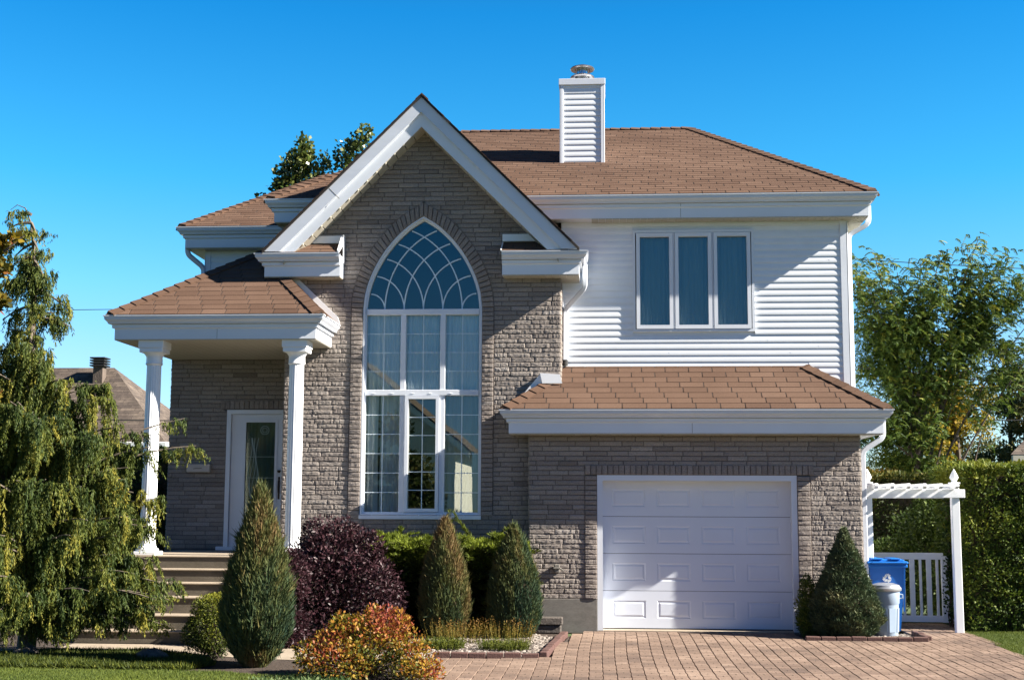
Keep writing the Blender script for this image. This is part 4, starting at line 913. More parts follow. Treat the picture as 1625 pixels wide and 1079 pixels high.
# small green shrub by the spruce
cq = (2.72,-.25,0); tq = thing('small_cedar', 'small loose green shrub tucked between the garage door and the cone spruce', 'shrub', cq)
Pq = leafy(tq, [(2.70,-.28,.28,.20,.18,.30),(2.66,-.25,.55,.11,.12,.28),(2.74,-.3,.15,.22,.2,.2)], 9000, T['hedge'], (.02,.045), vf(.5,.25,10,.16,43), 43, .3, .35, updir=.8)
stems(tq, cq, [Pq[i] for i in np.random.default_rng(5).integers(0,len(Pq),40)], .006, .002, 3)
cd_ = (-3.9,-2.45,0); td_ = thing('dark_shrub', 'low dark shrub added between the tallest cone and the purple shrub to shade the lower steps', 'shrub', cd_)  # hidden shrub added to throw shade on the lower steps
leafy(td_, [(-3.9,-2.45,.28,.34,.28,.32),(-3.85,-2.4,.72,.24,.24,.42)], 9000, T['purple'], (.03,.06), vf(.3,.2,8,.15,58), 58, .5, .5)
stems(td_, cd_, [(-4.0,-2.4,.5),(-3.8,-2.5,.5),(-3.7,-2.4,.6)], .008, .003)
# spreading juniper under the window
cj = (-2.05,-.35,0); tj = thing('spreading_juniper', 'wide green juniper growing below the arched window behind the two cone junipers', 'shrub', cj)
rg = np.random.default_rng(8); Vs = []; vs_ = []; tips = []
for i in range(800):
    x0 = rg.uniform(-3.10,-1.15); y0 = rg.uniform(-.75,.05); ht = rg.uniform(.35,1.22)*(1 if rg.random() < .75 else .6)
    if x0 > -1.1: ht *= .92
    up_ = rg.random() < .07 and x0 < -1.5
    b0 = np.array([cj[0]+(x0-cj[0])*.7, -.2+rg.normal()*.1, .05]); top = np.array([x0, y0 if not up_ else 0.0, ht+(.12 if up_ else 0)])
    dirn = unit(np.array([rg.normal()*.7, -.75+rg.normal()*.5, .35+rg.normal()*.25])) if not up_ else unit(np.array([rg.normal()*1.0, -.3, .9]))
    Lf = rg.uniform(.22,.42); K = 34
    t = np.linspace(0,1,K); cur = top+np.outer(t,dirn)*Lf+np.outer(t**2,[0,0,-.10*(0 if up_ else 1)])
    if i % 3 == 0: tips.append((b0, top))
    side = unit(np.cross(dirn,[0,0,1])); 
    for sgn in (1,-1,0):
        D = dirn*.8+side*sgn*.75+rg.normal(size=(K,3))*.22+np.array([0,0,.15]); Ls = (.10*(1-.55*t)+.02)*rg.uniform(.7,1.2,K)
        Vs.append(blades(cur, D, Ls, .012, rg.normal(size=(K,3)))); vs_.append(.50+.32*(top[2]-.75)+rg.normal(size=K)*.10+rg.normal()*.12-.30*(y0>-.2)*(1 if up_ else 0))  # high fronds lightened as sunlit, rear upright ones darkened as in shade
quads('foliage', np.concatenate(Vs), np.clip(np.concatenate(vs_),0,1), T['junip'], tj)
rg = np.random.default_rng(53); n_ = 42000; f_ = rg.random(n_) < .55; P_ = np.zeros((n_,3)); P_[:,0] = rg.uniform(-3.1,-1.05,n_)
P_[f_,1] = -.78-.06*rg.random(f_.sum()); P_[f_,2] = 1.16*rg.random(f_.sum())**.8; P_[~f_,1] = rg.uniform(-.8,-.02,(~f_).sum()); P_[~f_,2] = 1.16
dd_ = .10*noise3(P_,4,54)+.06*noise3(P_,11,55)-.10*rg.random(n_)**2; P_[f_,1] -= dd_[f_]; P_[~f_,2] += dd_[~f_]
D_ = np.where(f_[:,None], np.array([0,-.8,.35]), np.array([0,-.35,.9]))+rg.normal(size=(n_,3))*.42
V_ = blades(P_, D_, rg.uniform(.04,.10,n_), .013, rg.normal(size=(n_,3))); v_ = .46+.40*np.clip((P_[:,2]-.85)/.35,-.3,1)+.2*noise3(P_,6,56)+rg.normal(size=n_)*.14  # sunlit top and duller front are put into the leaf values
quads('lower_foliage', V_, np.clip(v_,0,1), T['junip'], tj)
m = MB(); m.box(-2.95,-1.2,-.62,-.05,0,1.0); m.build('inner_branches', T['cone_core'], tj)
m = MB()
for b0, tp_ in tips: m.tube([b0, (b0+tp_)/2+[0,0,.12], tp_], [.012,.008,.004], 5)
m.build('stems', T['bark'], tj)
# heather tufts
def tuft(root, c, n, r, h, seed, mat='heather'):
    rg = np.random.default_rng(seed); a = rg.random(n)*6.28; q = r*rg.random(n)**.5; P = np.stack([c[0]+q*np.cos(a), c[1]+q*np.sin(a)*.7, np.zeros(n)+c[2]],1); Vs = []; v = []
    K = 9
    for i in range(n):
        D = np.array([math.cos(a[i])*.25*q[i]/r, math.sin(a[i])*.2*q[i]/r, 1])+rg.normal(size=3)*.12; D = unit(D); hh = h*rg.uniform(.55,1.1); t = np.linspace(.1,1,K)
        cur = P[i]+np.outer(t*hh, D); DD = D*.7+rg.normal(size=(K,3))*.5; Vs.append(blades(cur, DD, rg.uniform(.015,.03,K), .009, rg.normal(size=(K,3)))); v.append(.3+.45*t*(1 if h>.2 else .3)+rg.normal()*.12)
        Vs.append(blades(P[i][None], D[None], np.array([hh]), .005, rg.normal(size=(1,3)))); v.append(np.array([.5]))
    quads('foliage', np.concatenate(Vs), np.clip(np.concatenate(v),0,1), T[mat], root)
for i, (c, lb) in enumerate((((-1.27,-1.75,0),'heather tuft with tall orange brown spikes in front of the cone juniper nearest the garage'),((-1.88,-1.9,0),'heather tuft in the gravel in front of the left of the two twin cone junipers'))):
    h_ = thing('heather', lb, 'plant', c, 'heather tufts'); tuft(h_, c, 120, .34, .30, 60+i)
for i, (c, lb) in enumerate((((-1.22,-2.5,0),'low yellow green cushion plant by the front brick edging below the taller heather'),((-1.95,-2.45,0),'low green cushion plant near the orange shrub behind the brick edging'))):
    h_ = thing('cushion_plant', lb, 'plant', c, 'cushion plants'); tuft(h_, c, 420, (.30,.25)[i], .12, 70+i, 'junip_low')
# ---------------------------------------------------------------- weeping cypress
cc = (-6.62,-3.4,0); tc = thing('weeping_cypress', 'tall drooping weeping cypress covering the left corner of the house', 'tree', cc)
trunk = [(-6.62,-3.4,0),(-6.58,-3.4,.8),(-6.66,-3.42,1.6),(-6.62,-3.4,2.4),(-6.70,-3.4,3.1),(-6.74,-3.4,3.7),(-6.74,-3.4,4.3),(-6.78,-3.4,4.75),(-6.82,-3.4,5.0),(-6.90,-3.4,5.18),(-7.0,-3.4,5.22),(-7.08,-3.4,5.16)]
wood = MB(); wood.tube(trunk, [.11,.10,.085,.07,.055,.045,.032,.018,.010,.007,.005,.003], 9)
def trunk_at(z):
    zz = [p[2] for p in trunk[:9]]; return np.array([np.interp(z, zz, [p[0] for p in trunk[:9]]), -3.4, z])
rg = np.random.default_rng(77); BR = []
def br(z0, tip, drop, n, thick=.02): BR.append((z0, np.array(tip, float), drop, n, thick))
# z on trunk, tip, length of hanging sprays, number of sprays
for a in [(5.1,(-7.0,-3.4,5.12),.16,14),(5.0,(-6.75,-3.4,4.86),.22,18),(4.9,(-6.95,-3.35,4.75),.26,22),(4.8,(-6.68,-3.45,4.62),.28,22),(4.6,(-6.95,-3.45,4.5),.30,22),(5.0,(-7.06,-3.4,4.95),.28,12),(4.75,(-7.05,-3.3,4.6),.35,16),(4.55,(-6.55,-3.5,4.25),.40,18),(4.35,(-7.1,-3.5,4.2),.3,14),(4.2,(-6.40,-3.2,3.98),.45,20),(4.0,(-7.15,-3.3,3.85),.35,16),
          (3.85,(-6.28,-3.4,3.75),.28,18),(3.7,(-6.62,-3.7,3.4),.6,26),(3.5,(-7.1,-3.6,3.4),.4,20),(3.4,(-6.60,-3.1,3.2),.45,24),(3.2,(-7.2,-3.0,3.0),.7,28),(3.1,(-6.5,-3.8,2.9),.7,28),
          (2.85,(-5.86,-3.3,3.08),.50,44),(2.7,(-6.1,-3.7,3.02),.60,34),(2.6,(-7.3,-3.9,2.8),.7,34),(2.4,(-6.95,-4.3,2.6),.7,34),(2.3,(-6.3,-4.1,2.55),.8,38),(2.05,(-5.75,-3.9,2.45),.75,44),(2.1,(-6.0,-3.3,2.6),.7,36),
          (1.75,(-5.00,-3.0,2.70),.30,42),(1.65,(-4.88,-2.9,2.38),.28,40),(1.7,(-5.35,-3.2,2.35),.55,46),(1.6,(-5.45,-3.6,2.1),.7,46),(1.5,(-6.1,-4.3,1.95),.75,44),(1.5,(-6.8,-4.6,2.1),.8,44),(1.5,(-7.5,-4.4,2.2),.8,40),
          (1.2,(-5.25,-3.2,1.75),.65,46),(1.1,(-5.35,-3.8,1.55),.65,46),(1.0,(-5.8,-4.3,1.35),.65,44),(1.0,(-6.5,-4.6,1.35),.7,44),(1.0,(-7.3,-4.6,1.3),.7,40),(1.3,(-5.15,-3.4,1.4),.5,40),
          (.7,(-5.25,-3.8,.92),.50,42),(.6,(-5.0,-3.7,.62),.30,36),(.55,(-4.93,-3.55,.62),.26,36),(.5,(-5.6,-4.2,.75),.5,36),(.5,(-6.2,-4.4,.7),.5,30),(.5,(-6.9,-4.6,.9),.6,30),
          (.9,(-5.35,-3.1,1.0),.6,60),(.7,(-5.45,-3.3,.75),.6,60),(.5,(-5.55,-3.5,.55),.45,60),(.4,(-5.25,-3.3,.42),.3,50),(1.3,(-5.5,-3.0,1.5),.7,60),(.5,(-5.9,-3.7,.6),.5,60),(.35,(-6.0,-3.9,.35),.3,50),(.7,(-5.05,-3.3,.78),.5,70),(.5,(-5.15,-3.5,.5),.42,70),(.9,(-5.2,-3.3,1.05),.6,70),(.4,(-5.35,-3.6,.36),.3,60),(.35,(-5.0,-3.5,.34),.25,40),(.6,(-5.3,-3.4,.7),.5,70),(.6,(-6.9,-4.5,.75),.5,50),(.5,(-7.3,-4.4,.6),.45,50),(.5,(-6.5,-4.4,.55),.4,40),(2.6,(-7.6,-3.4,3.3),.6,30),(2.9,(-7.5,-2.8,3.4),.6,26),(2.0,(-7.8,-3.4,2.6),.7,36),(2.0,(-6.6,-2.5,2.6),.7,34),(1.5,(-6.0,-2.5,2.1),.7,36),(1.0,(-5.7,-2.6,1.5),.7,36),(1.4,(-7.8,-3.4,1.8),.7,36)]: br(*a)
for i in range(80):
    z = rg.uniform(.4,3.0); R_ = (1.25 if z < 2.4 else .9)*rg.uniform(.5,1.05); a = rg.uniform(-math.pi,.35) if rg.random() < .8 else rg.uniform(0,6.28)
    br(z, (-6.7+R_*math.cos(a)*1.05, -3.45+R_*math.sin(a)*.9, z+rg.uniform(.1,.5)), rg.uniform(.5,.85), 30)
for i in range(18):
    z = rg.uniform(3.0,4.7); R_ = .30*(5.3-z)/1.9*rg.uniform(.5,1.1); a = rg.uniform(-math.pi,.2)
    br(z, (-6.72+R_*math.cos(a), -3.4+R_*math.sin(a), z+.05), .45, 14)
Vs = []; vv = []
for (z0, tip, drop, n, thick) in BR:
    b0 = trunk_at(z0); mid = (b0+tip)/2+np.array([0,0,.16*np.linalg.norm(tip-b0)]); 
    def bz(t): t = np.asarray(t)[...,None]; return b0*(1-t)**2+mid*2*t*(1-t)+tip*t**2
    ts_ = np.linspace(0,1,8); wood.tube([tuple(p) for p in bz(ts_)], [thick*(1-.8*t)+.002 for t in ts_], 5)
    for q_ in range(max(3, int(n*.36))):
        t0 = rg.uniform(.18,1)**.8; s0 = bz(t0)+rg.normal(size=3)*np.array([.07,.09,.02]); L0 = drop*rg.uniform(.4,1.0)*(.6+.4*math.sin(math.pi*min(1,t0*.9+.1))); cv = rg.normal()*.16+.04
        out = unit((tip-b0)*np.array([1,1,0])+rg.normal(size=3)*.4*np.array([1,1,0])); sw0 = rg.normal(size=3)*.05
        for j in range(5):
            s = s0+rg.normal(size=3)*np.array([.035,.03,.015]); L = L0*rg.uniform(.55,1.05); K = max(8, int(L/.0115)); t = np.linspace(0,1,K); c2 = cv+rg.normal()*.07
            cur = s+np.outer(np.sin(t*1.57)*L*.20, out)+np.outer(t**1.3*L, [0,0,-1])+np.outer(t**2, (sw0+rg.normal(size=3)*.02)*[1,1,0])+rg.normal(size=(K,3))*.006
            sp = rg.uniform(.6,1.0)*.055*(1-.5*t)+.014
            D = np.array([0,0,-1.0])+rg.normal(size=(K,3))*.24+out*.10
            Vs.append(blades(cur, D, sp*1.15, .012, rg.normal(size=(K,3))));  vv.append(.43+c2+rg.normal(size=K)*.07+.13*t)
            D = np.array([0,0,-1.0])+rg.normal(size=(K,3))*.50
            Vs.append(blades(cur, D, sp, .011, rg.normal(size=(K,3)))); vv.append(.47+c2+rg.normal(size=K)*.08+.13*t)
wood.build('trunk', T['bark_pale'], tc)
quads('foliage', np.concatenate(Vs), np.clip(np.concatenate(vv),0,1), T['cyp'], tc)
# ---------------------------------------------------------------- trees
def tree(root, base, limbs, clumps, n, mat, size, vfun, seed, asp=.6, shell=.0, bark='bark', r0=.12, per=None):
    m = MB(); m.tube(limbs[0], [r0*(1-.7*i/(len(limbs[0])-1)) for i in range(len(limbs[0]))], 9); m.build('trunk', T[bark], root)
    for l in limbs[1:]:
        m = MB(); m.tube(l, [r0*.4*(1-.85*i/(len(l)-1)) for i in range(len(l))], 6); m.build('branch', T[bark], root)
    leafy(root, clumps, n, mat, size, vfun, seed, shell, asp, name='crown')
def clumps_for(rg, pts, r, k):
    out = []
    for p in pts:
        for _ in range(k): out.append((p[0]+rg.normal()*r*.8, p[1]+rg.normal()*r*.8, p[2]+rg.normal()*r*.6, r*rg.uniform(.4,.9), r*rg.uniform(.4,.9), r*rg.uniform(.25,.6)))
    return out
# honey locust with feathery leaves
ch_ = (5.9,7.5,0); th = thing('honey_locust', 'tall feathery green locust tree rising behind the right end of the house', 'tree', ch_)
rg = np.random.default_rng(91); tips = [(8.05,6.6,6.35),(7.7,7.2,6.85),(7.2,7.4,7.15),(6.6,7.8,7.05),(6.0,7.0,6.6),(5.3,7.8,6.95),(4.7,7.5,6.9),(7.9,7.0,5.9),(7.3,7.0,6.1),(8.2,6.9,5.45),(6.3,6.8,5.9),(5.4,6.9,6.1),(4.9,8,6.0),(5.0,7.2,5.2),(5.7,7,5.2),(6.5,6.8,5.0),(7.1,6.9,5.3),(6.2,7.1,4.2),(5.4,7.2,4.3),(4.8,7.4,4.4),(5.2,7,3.4),(6.0,7,3.3),(4.7,8,3.3),(5.6,8,2.7),(6.2,7.6,2.6),(8.3,7.0,4.9),(8.4,7.2,6.4),(7.5,7.0,6.6),(6.9,7.0,6.6),(5.6,7.2,6.5),(4.9,7.2,6.5),(7.0,7.1,5.8),(6.0,7.0,5.6),(5.2,7.3,5.7)]
fork = np.array([5.9,7.5,2.2]); wood = MB(); wood.tube([(5.9,7.5,0),(5.88,7.5,1.2),(5.9,7.5,2.2),(6.1,7.5,3.6),(6.3,7.4,5)], [.11,.09,.07,.05,.03], 9)
Vs = []; vv = []
for tp_ in tips:
    tp_ = np.array(tp_, float); tp_[2] -= .30*(tp_[2] > 6); st = np.array([5.9+rg.normal()*.1+(0.3 if tp_[0]>6.5 else 0), 7.5, min(tp_[2]-.6, rg.uniform(1.9,4.2))])
    mid = (st*.45+tp_*.55)+np.array([-.15*(tp_[0]-st[0]),0,.15]); 
    def bz(t): t = np.asarray(t)[...,None]; return st*(1-t)**2+mid*2*t*(1-t)+tp_*t**2
    q_ = np.linspace(0,1,9); wood.tube([tuple(p) for p in bz(q_)], [.022*(1-.85*t)+.003 for t in q_], 5)
    for j in range(150):
        t0 = rg.uniform(.38,1.0); s = bz(t0)+rg.normal(size=3)*np.array([.17,.22,.13]); 
        for f in range(2):
            dr = unit(rg.normal(size=3)*np.array([1,1,.4])+np.array([.35,-.1,-.15])); L = rg.uniform(.08,.18); K = 9; t = np.linspace(0,1,K)
            cur = s+np.outer(t*L, dr)+np.outer(t**2*L, [0,0,-.45]); side = unit(np.cross(dr,[0,0,1])); vb = .42+rg.normal()*.19+.25*(tp_[2]>6.6)*rg.random()
            for sgn in (1,-1):
                D = side*sgn+dr*.35+np.array([0,0,-.35])+rg.normal(size=(K,3))*.1; Vs.append(blades(cur, D, .052*(1-.4*t), .020, np.tile(dr,(K,1))+rg.normal(size=(K,3))*.2)); vv.append(vb+rg.normal(size=K)*.07)
wood.build('trunk', T['bark'], th); quads('crown', np.concatenate(Vs), np.clip(np.concatenate(vv),0,1), T['locust'], th)
rg = np.random.default_rng(191); leafy(th, [(4.7+rg.random()*1.4, 7.9+rg.normal()*.25, z_+rg.normal()*.15, .42,.35,.30) for z_ in np.linspace(2.1,5.2,26)], 21000, T['locust'], (.03,.075), vf(.42,.26,2.2,.19,192), 191, .55, .34, name='lower_crown', updir=-.2)
# poplar behind the roof
cpo = (-6.4,9,0); tpo = thing('poplar_tree', 'green poplar top showing above the roof left of the gable', 'tree', cpo)
rg = np.random.default_rng(95)
pl = [(-6.52,9,9.35),(-6.45,9,9.2),(-6.62,9,9.0),(-6.8,9,8.95),(-6.4,9,8.95),(-6.95,9,8.75),(-6.5,9,8.8),(-6.7,9,8.55),(-7.0,9,8.5),(-6.55,9,9.1),(-6.6,9,8.7),(-6.9,9,8.5),(-6.3,9,8.5),(-6.75,9,8.2),(-6.4,9,8.2),(-6.15,9,8.7),(-6.0,9,8.95),(-7.1,9,8.0),(-7.35,9,8.05),(-6.0,9,8.3),(-5.55,9,9.2),(-5.3,9,9.4),(-5.15,9,9.65),(-5.6,9,8.9),(-5.4,9,8.9),(-6.5,9,7.6),(-6.9,9,7.4),(-5.8,9,7.6)]
tree(tpo, cpo, [[(-6.4,9,0),(-6.4,9,4),(-6.5,9,7),(-6.55,9,9.0)],[(-6.4,9,5),(-6.1,9,7.5),(-6.05,9,8.8)],[(-6.4,9,5),(-5.7,9,7.6),(-5.3,9,9.4)],[(-6.4,9,5),(-6.9,9,7),(-7.3,9,8.1)]],
     [(p[0],p[1],p[2],.2*rg.uniform(.8,1.3),.3,.24*rg.uniform(.8,1.3)) for p in pl], 3900, T['poplar'], (.07,.12), vf(.42,.22,5,.24,96), 95, .85)
# yellow tree and far trees on the right
cy2 = (7.9,12,0); ty2 = thing('yellow_tree', 'bushy tree with golden yellow leaves behind the arbor and hedge', 'tree', cy2)
rg = np.random.default_rng(97); tree(ty2, cy2, [[(7.9,12,0),(7.9,12,2),(7.8,12,4.3)],[(7.9,12,1.5),(8.4,12,3.4)],[(7.9,12,1.5),(7.3,12,3.6)]], clumps_for(rg, [(7.8,12,4.2),(8.1,12,3.7),(7.6,12,3.5),(8.2,12,3.1),(7.5,12,2.9),(7.9,12,2.6),(7.3,12,4.0),(7.0,12,3.2),(8.3,12,2.5),(7.2,12,3.7),(6.9,12,2.7)], .58, 3), 13000, T['yellow'], (.05,.09), vf(.45,.25,3,.2,98), 97, .8)
for i, (c, hh, ww_, lb, mt_, n) in enumerate((((11.4,20,0),6.3,1.0,'narrow upright tree with thin grey green leaves at the far right','fartree',8500),((10.2,22,0),6.2,.9,'slender pale tree standing behind the golden yellow tree','fartree',8000),((13.0,19,0),5.2,1.2,'brownish green tree cut by the right edge above the hedge','fartree',9500))):
    t_ = thing('garden_tree', lb, 'tree', c, 'trees beyond the hedge'); rg = np.random.default_rng(100+i)
    pts = [(c[0]+rg.normal()*ww_*.45, c[1], z) for z in np.linspace(1.5,hh,12)]
    tree(t_, c, [[c,(c[0],c[1],hh*.5),(c[0],c[1],hh*.97)]], clumps_for(rg, pts, .72, 3), int(n*1.7), T[mt_], (.08,.14), vf(.42,.25,2,.22,110+i), 100+i, .5, r0=.1)
# branch of a maple entering from the left
cm = (-8.1,-4.6,0); tm = thing('maple_tree', 'broadleaf tree with yellowing leaves reaching in at the left edge', 'tree', cm)
rg = np.random.default_rng(120); pts = [(p_[0]+.22,p_[1],p_[2]) for p_ in [(-6.75,-4.8,4.5),(-6.6,-4.8,4.55),(-6.9,-4.8,4.2),(-6.75,-4.8,4.15),(-6.85,-4.8,3.85),(-6.85,-4.8,3.55),(-6.72,-4.8,3.4),(-6.9,-4.8,3.1),(-6.82,-4.8,2.85),(-7.3,-4.8,4.6),(-7.3,-4.8,4.0),(-7.4,-4.8,3.4),(-7.8,-4.7,4.4),(-8.2,-4.6,4.8),(-7.9,-4.6,3.6),(-8.4,-4.6,3.9)]]
tree(tm, cm, [[cm,(-8.1,-4.6,1.6),(-8.05,-4.6,3),(-8.0,-4.6,4.6)],[(-8.1,-4.6,2.4),(-7.5,-4.7,3.6),(-6.5,-4.8,4.35),(-6.25,-4.8,4.55)],[(-8.1,-4.6,2),(-7.4,-4.7,2.9),(-6.45,-4.8,3.35)],[(-8.1,-4.6,2),(-7.5,-4.7,2.6),(-6.85,-4.8,2.85)]],
     clumps_for(rg, pts, .11, 2), 1500, T['maple'], (.05,.10), vf(.4,.25,5,.25,121), 120, .85, r0=.09)
# hedges
def hedge(root, x0, x1, y0, y1, z1, n, mat, size, vfun, seed, lump=.08):
    rg = np.random.default_rng(seed); A = [(x1-x0)*z1, (y1-y0)*z1, (x1-x0)*(y1-y0)]; k = rg.choice(3, n, p=np.array(A)/sum(A)); P = np.zeros((n,3)); Nn = np.zeros((n,3))
    u = rg.random((n,3)); P[:,0] = x0+(x1-x0)*u[:,0]; P[:,1] = y0+(y1-y0)*u[:,1]; P[:,2] = z1*u[:,2]; Nn[:] = 0
    f = k == 0; P[f,1] = y0; Nn[f,1] = -1
    f = k == 1; P[f,0] = x0; Nn[f,0] = -1
    f = k == 2; P[f,2] = z1; Nn[f,2] = 1
    dd = lump*(noise3(P,3,seed)+.6*noise3(P,11,seed+1))-rg.random(n)**2*.12
    P += Nn*dd[:,None]; D = Nn*.7+rg.normal(size=(n,3))*.6+np.array([0,0,.1]); Ls = rg.uniform(*size, n)
    V = blades(P, D, Ls, Ls*.42, Nn+rg.normal(size=(n,3))*.6+np.array([0,0,.4]), fold=.05); quads('foliage', V, np.clip(vfun(P, rg),0,1), mat, root)
    m = MB(); m.box(x0+.16, x1-.1, y0+.16, y1-.1, 0, z1-.14); m.build('inner_branches', T['cone_core'], root)
chh = (6.5,1.6,0); thh = thing('cedar_hedge', 'tall clipped green cedar hedge right of the white arbor', 'hedge', chh)
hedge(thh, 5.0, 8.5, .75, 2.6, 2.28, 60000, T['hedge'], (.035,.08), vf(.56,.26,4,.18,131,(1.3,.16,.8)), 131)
chb = (5.5,7.2,0); thb = thing('mixed_hedge', 'yellow tipped hedge seen through and above the white arbor', 'hedge', chb)
hedge(thb, 3.7, 8.2, 6.2, 7.6, 2.35, 30000, T['hedge2'], (.04,.09), vf(.32,.25,2.5,.16,132,(1.9,.35,.5)), 132, .14)
cbr = (5.35,3.3,0); tbr = thing('dark_shrub', 'dark leafy shrub in the shade behind the white gate', 'shrub', cbr)
leafy(tbr, [(5.3,3.6,.9,.75,.6,.95),(4.6,4.2,.6,.5,.5,.6),(5.2,3.2,1.5,.4,.4,.5)], 15000, T['hedge'], (.04,.09), vf(.36,.2,4,.15,133), 133, .5, .5)
stems(tbr, cbr, [(5.0,3.3,1.2),(5.5,3.4,1.5),(5.2,3.5,.9)], .02, .006)
ct2 = (4.2,5.2,0); tt2 = thing('green_shrub', 'bright feathery green shrub against the house corner behind the downspout', 'shrub', ct2)
leafy(tt2, [(4.0,5.2,1.1,.5,.5,1.1),(4.25,5.2,2.0,.4,.4,.5),(3.95,5.2,2.2,.3,.3,.35)], 14000, T['junip'], (.04,.10), vf(.34,.2,4,.15,134), 134, .5, .28)
# neighbour's planting on the left, seen past the cypress
ct3 = (-8.3,5,0); tt3 = thing('cedar_hedge', 'dark hedge in shade behind the cypress and the left porch column', 'hedge', ct3)
hedge(tt3, -11.5, -7.3, 4.0, 5.6, 2.6, 22000, T['hedge'], (.04,.09), vf(.35,.2,3,.16,135,(1.9,.2,.5)), 135, .14)
# grass
def grass(name, poly, n, h, seed, mat='grass', z=0.0, dens=None, kind='stuff', lab=None, w=.0045, lean=.35):
    rg = np.random.default_rng(seed); xs = [p[0] for p in poly]; ys = [p[1] for p in poly]; P = np.stack([rg.uniform(min(xs),max(xs),n), rg.uniform(min(ys),max(ys),n)],1)
    ok = np.array([inside(a,b,poly) for a,b in P]); P = P[ok]; n = len(P); P3 = np.c_[P, np.full(n,z-.004)]
    D = np.c_[rg.normal(size=(n,2))*lean, np.ones(n)]; Ls = rg.uniform(.5,1.1,n)*h*(1+.3*noise3(P3,3,seed))
    V = blades(P3, D, Ls, w, rg.normal(size=(n,3)), midf=.35); v = .5+.18*noise3(P3,2.2,seed+1)+rg.normal(size=n)*.2
    o = quads(name, V, np.clip(v,0,1), T[mat]); tag(o, lab, 'grass' if mat=='grass' else 'plants', None, kind); return o
grass('grass', [(-8.2,-7.2),(-2.9,-7.2),(-2.9,-5.45),(-3.9,-4.88),(-8.2,-4.78)], 110000, .035, 140, lab='short green lawn grass at the lower left')
grass('grass', [(4.84,.5),(4.83,-.6),(4.80,-1.5),(4.70,-2.5),(4.58,-3.6),(4.56,-4.9),(6.2,-4.9),(6.2,.7)], 60000, .035, 141, lab='lit strip of lawn grass between the driveway and the hedge')
grass('ground_cover', [(-7.0,-4.76),(-4.3,-4.78),(-4.15,-4.3),(-4.65,-3.5),(-5.3,-3.15),(-6.5,-3.2),(-7.0,-4.0)], 52000, .08, 142, 'cover', lab='low green ground cover at the foot of the cypress', w=.012, lean=.8)
grass('variegated_plants', [(-3.45,-5.55),(-2.75,-5.95),(-2.4,-5.75),(-2.5,-5.45),(-3.3,-5.1)], 3000, .08, 143, 'varieg', lab='low variegated pale green leaves in front of the cone', w=.022, lean=1.4)
grass('ground_cover', [(4.2,1.95),(5.0,1.95),(5.0,3.0),(4.2,3.0)], 6000, .08, 144, 'cover', lab='short green growth under the white gate', w=.01, lean=.6)
# ---------------------------------------------------------------- beds, stones, edging
def stones(name, poly, n, r, z, seed, lab):
    rg = np.random.default_rng(seed); m = MB(); xs = [p[0] for p in poly]; ys = [p[1] for p in poly]; k = 0
    while k < n:
        x, y = rg.uniform(min(xs),max(xs)), rg.uniform(min(ys),max(ys))
        if not inside(x, y, poly): continue
        k += 1; s = r*rg.uniform(.5,1.3); a = rg.random(3)*6; vs = []
        for q in range(3):
            zz = (-.4,.35,.9)[q]*s*.7; rr = (.9,1.0,.45)[q]*s
            for j in range(6): t = j*1.047+a[0]; e = 1+.25*math.sin(j*2.3+a[1]+q); vs.append((x+rr*e*math.cos(t)*1.2, y+rr*e*math.sin(t), z+zz+.15*s*math.sin(a[2]+j)))
        m.add(vs, [(j,(j+1)%6,6+(j+1)%6,6+j) for j in range(6)]+[(6+j,6+(j+1)%6,12+(j+1)%6,12+j) for j in range(6)]+[(12,13,14,15,16,17)], min(1,max(0,rg.normal(.5,.28))))
    return tag(m.build(name, T['stone']), lab, 'gravel', None, 'stuff')
T['stone'] = M('bed_stones', [(.06,.045,.038),(.16,.13,.11),(.36,.32,.28)], .8, (12,.4), True)
stones('gravel', [(-1.80,-3.33),(-.82,-3.28),(-.66,-.95),(-1.0,-.5),(-2.6,-.7),(-2.6,-3.0)], 3400, .022, .0, 150, 'loose pale stones in the bed with the two cone junipers')
stones('gravel', [(2.65,-.88),(4.0,-.88),(4.0,.02),(2.65,.02)], 1500, .022, .0, 151, 'loose pale stones round the cone spruce by the garage')
EDG = []
ORD = ['first','second','third','fourth','fifth','sixth','seventh','eighth','ninth','tenth','eleventh','twelfth','thirteenth','fourteenth','fifteenth']
def edging(pts, lab, grp, L=.205):
    cnt = 0
    for i in range(len(pts)-1):
        a, b = Vector(pts[i]), Vector(pts[i+1]); n = max(1, round((b-a).length/L)); d = (b-a)/n
        for k in range(n):
            c = a+d*(k+.5); ang = math.atan2(d.y, d.x)
            if not EDG:
                m = MB(); m.bbox(-.098,.098,-.045,.045,-.02,.062,.008); o = m.build('edging_brick', T['paver_dark'])
                EDG.append(o)
            else: o = EDG[0].copy(); COL.objects.link(o)
            o.location = (c.x, c.y, random.uniform(-.006,.006)); o.rotation_euler = (random.uniform(-.03,.03), random.uniform(-.03,.03), ang+random.uniform(-.03,.03)); o.scale = ((d.length-.006)/.196, 1, 1)
            tag(o, lab % ORD[cnt], 'brick', grp); cnt += 1
edging([(-1.95,-3.38),(-.76,-3.32)], '%s edging brick from the left along the front of the two-cone bed', 'edging bricks along the front of the left bed')
edging([(-.72,-3.2),(-.66,-2.2),(-.60,-1.2),(-.56,-.68)], '%s edging brick counting from the front on the driveway side of the left bed', 'edging bricks on the driveway side of the left bed')
edging([(2.52,-.93),(4.06,-.93)], '%s edging brick from the left in front of the cone spruce and bins', 'edging bricks of the right bed')
edging([(4.08,-.85),(4.10,-.0)], '%s edging brick counting back along the right side of the spruce bed', 'edging bricks on the side of the right bed')
T['block'] = M('split_stone', [(.05,.042,.038),(.13,.11,.095)], .95, (20,1.5), bump=(40,.02))
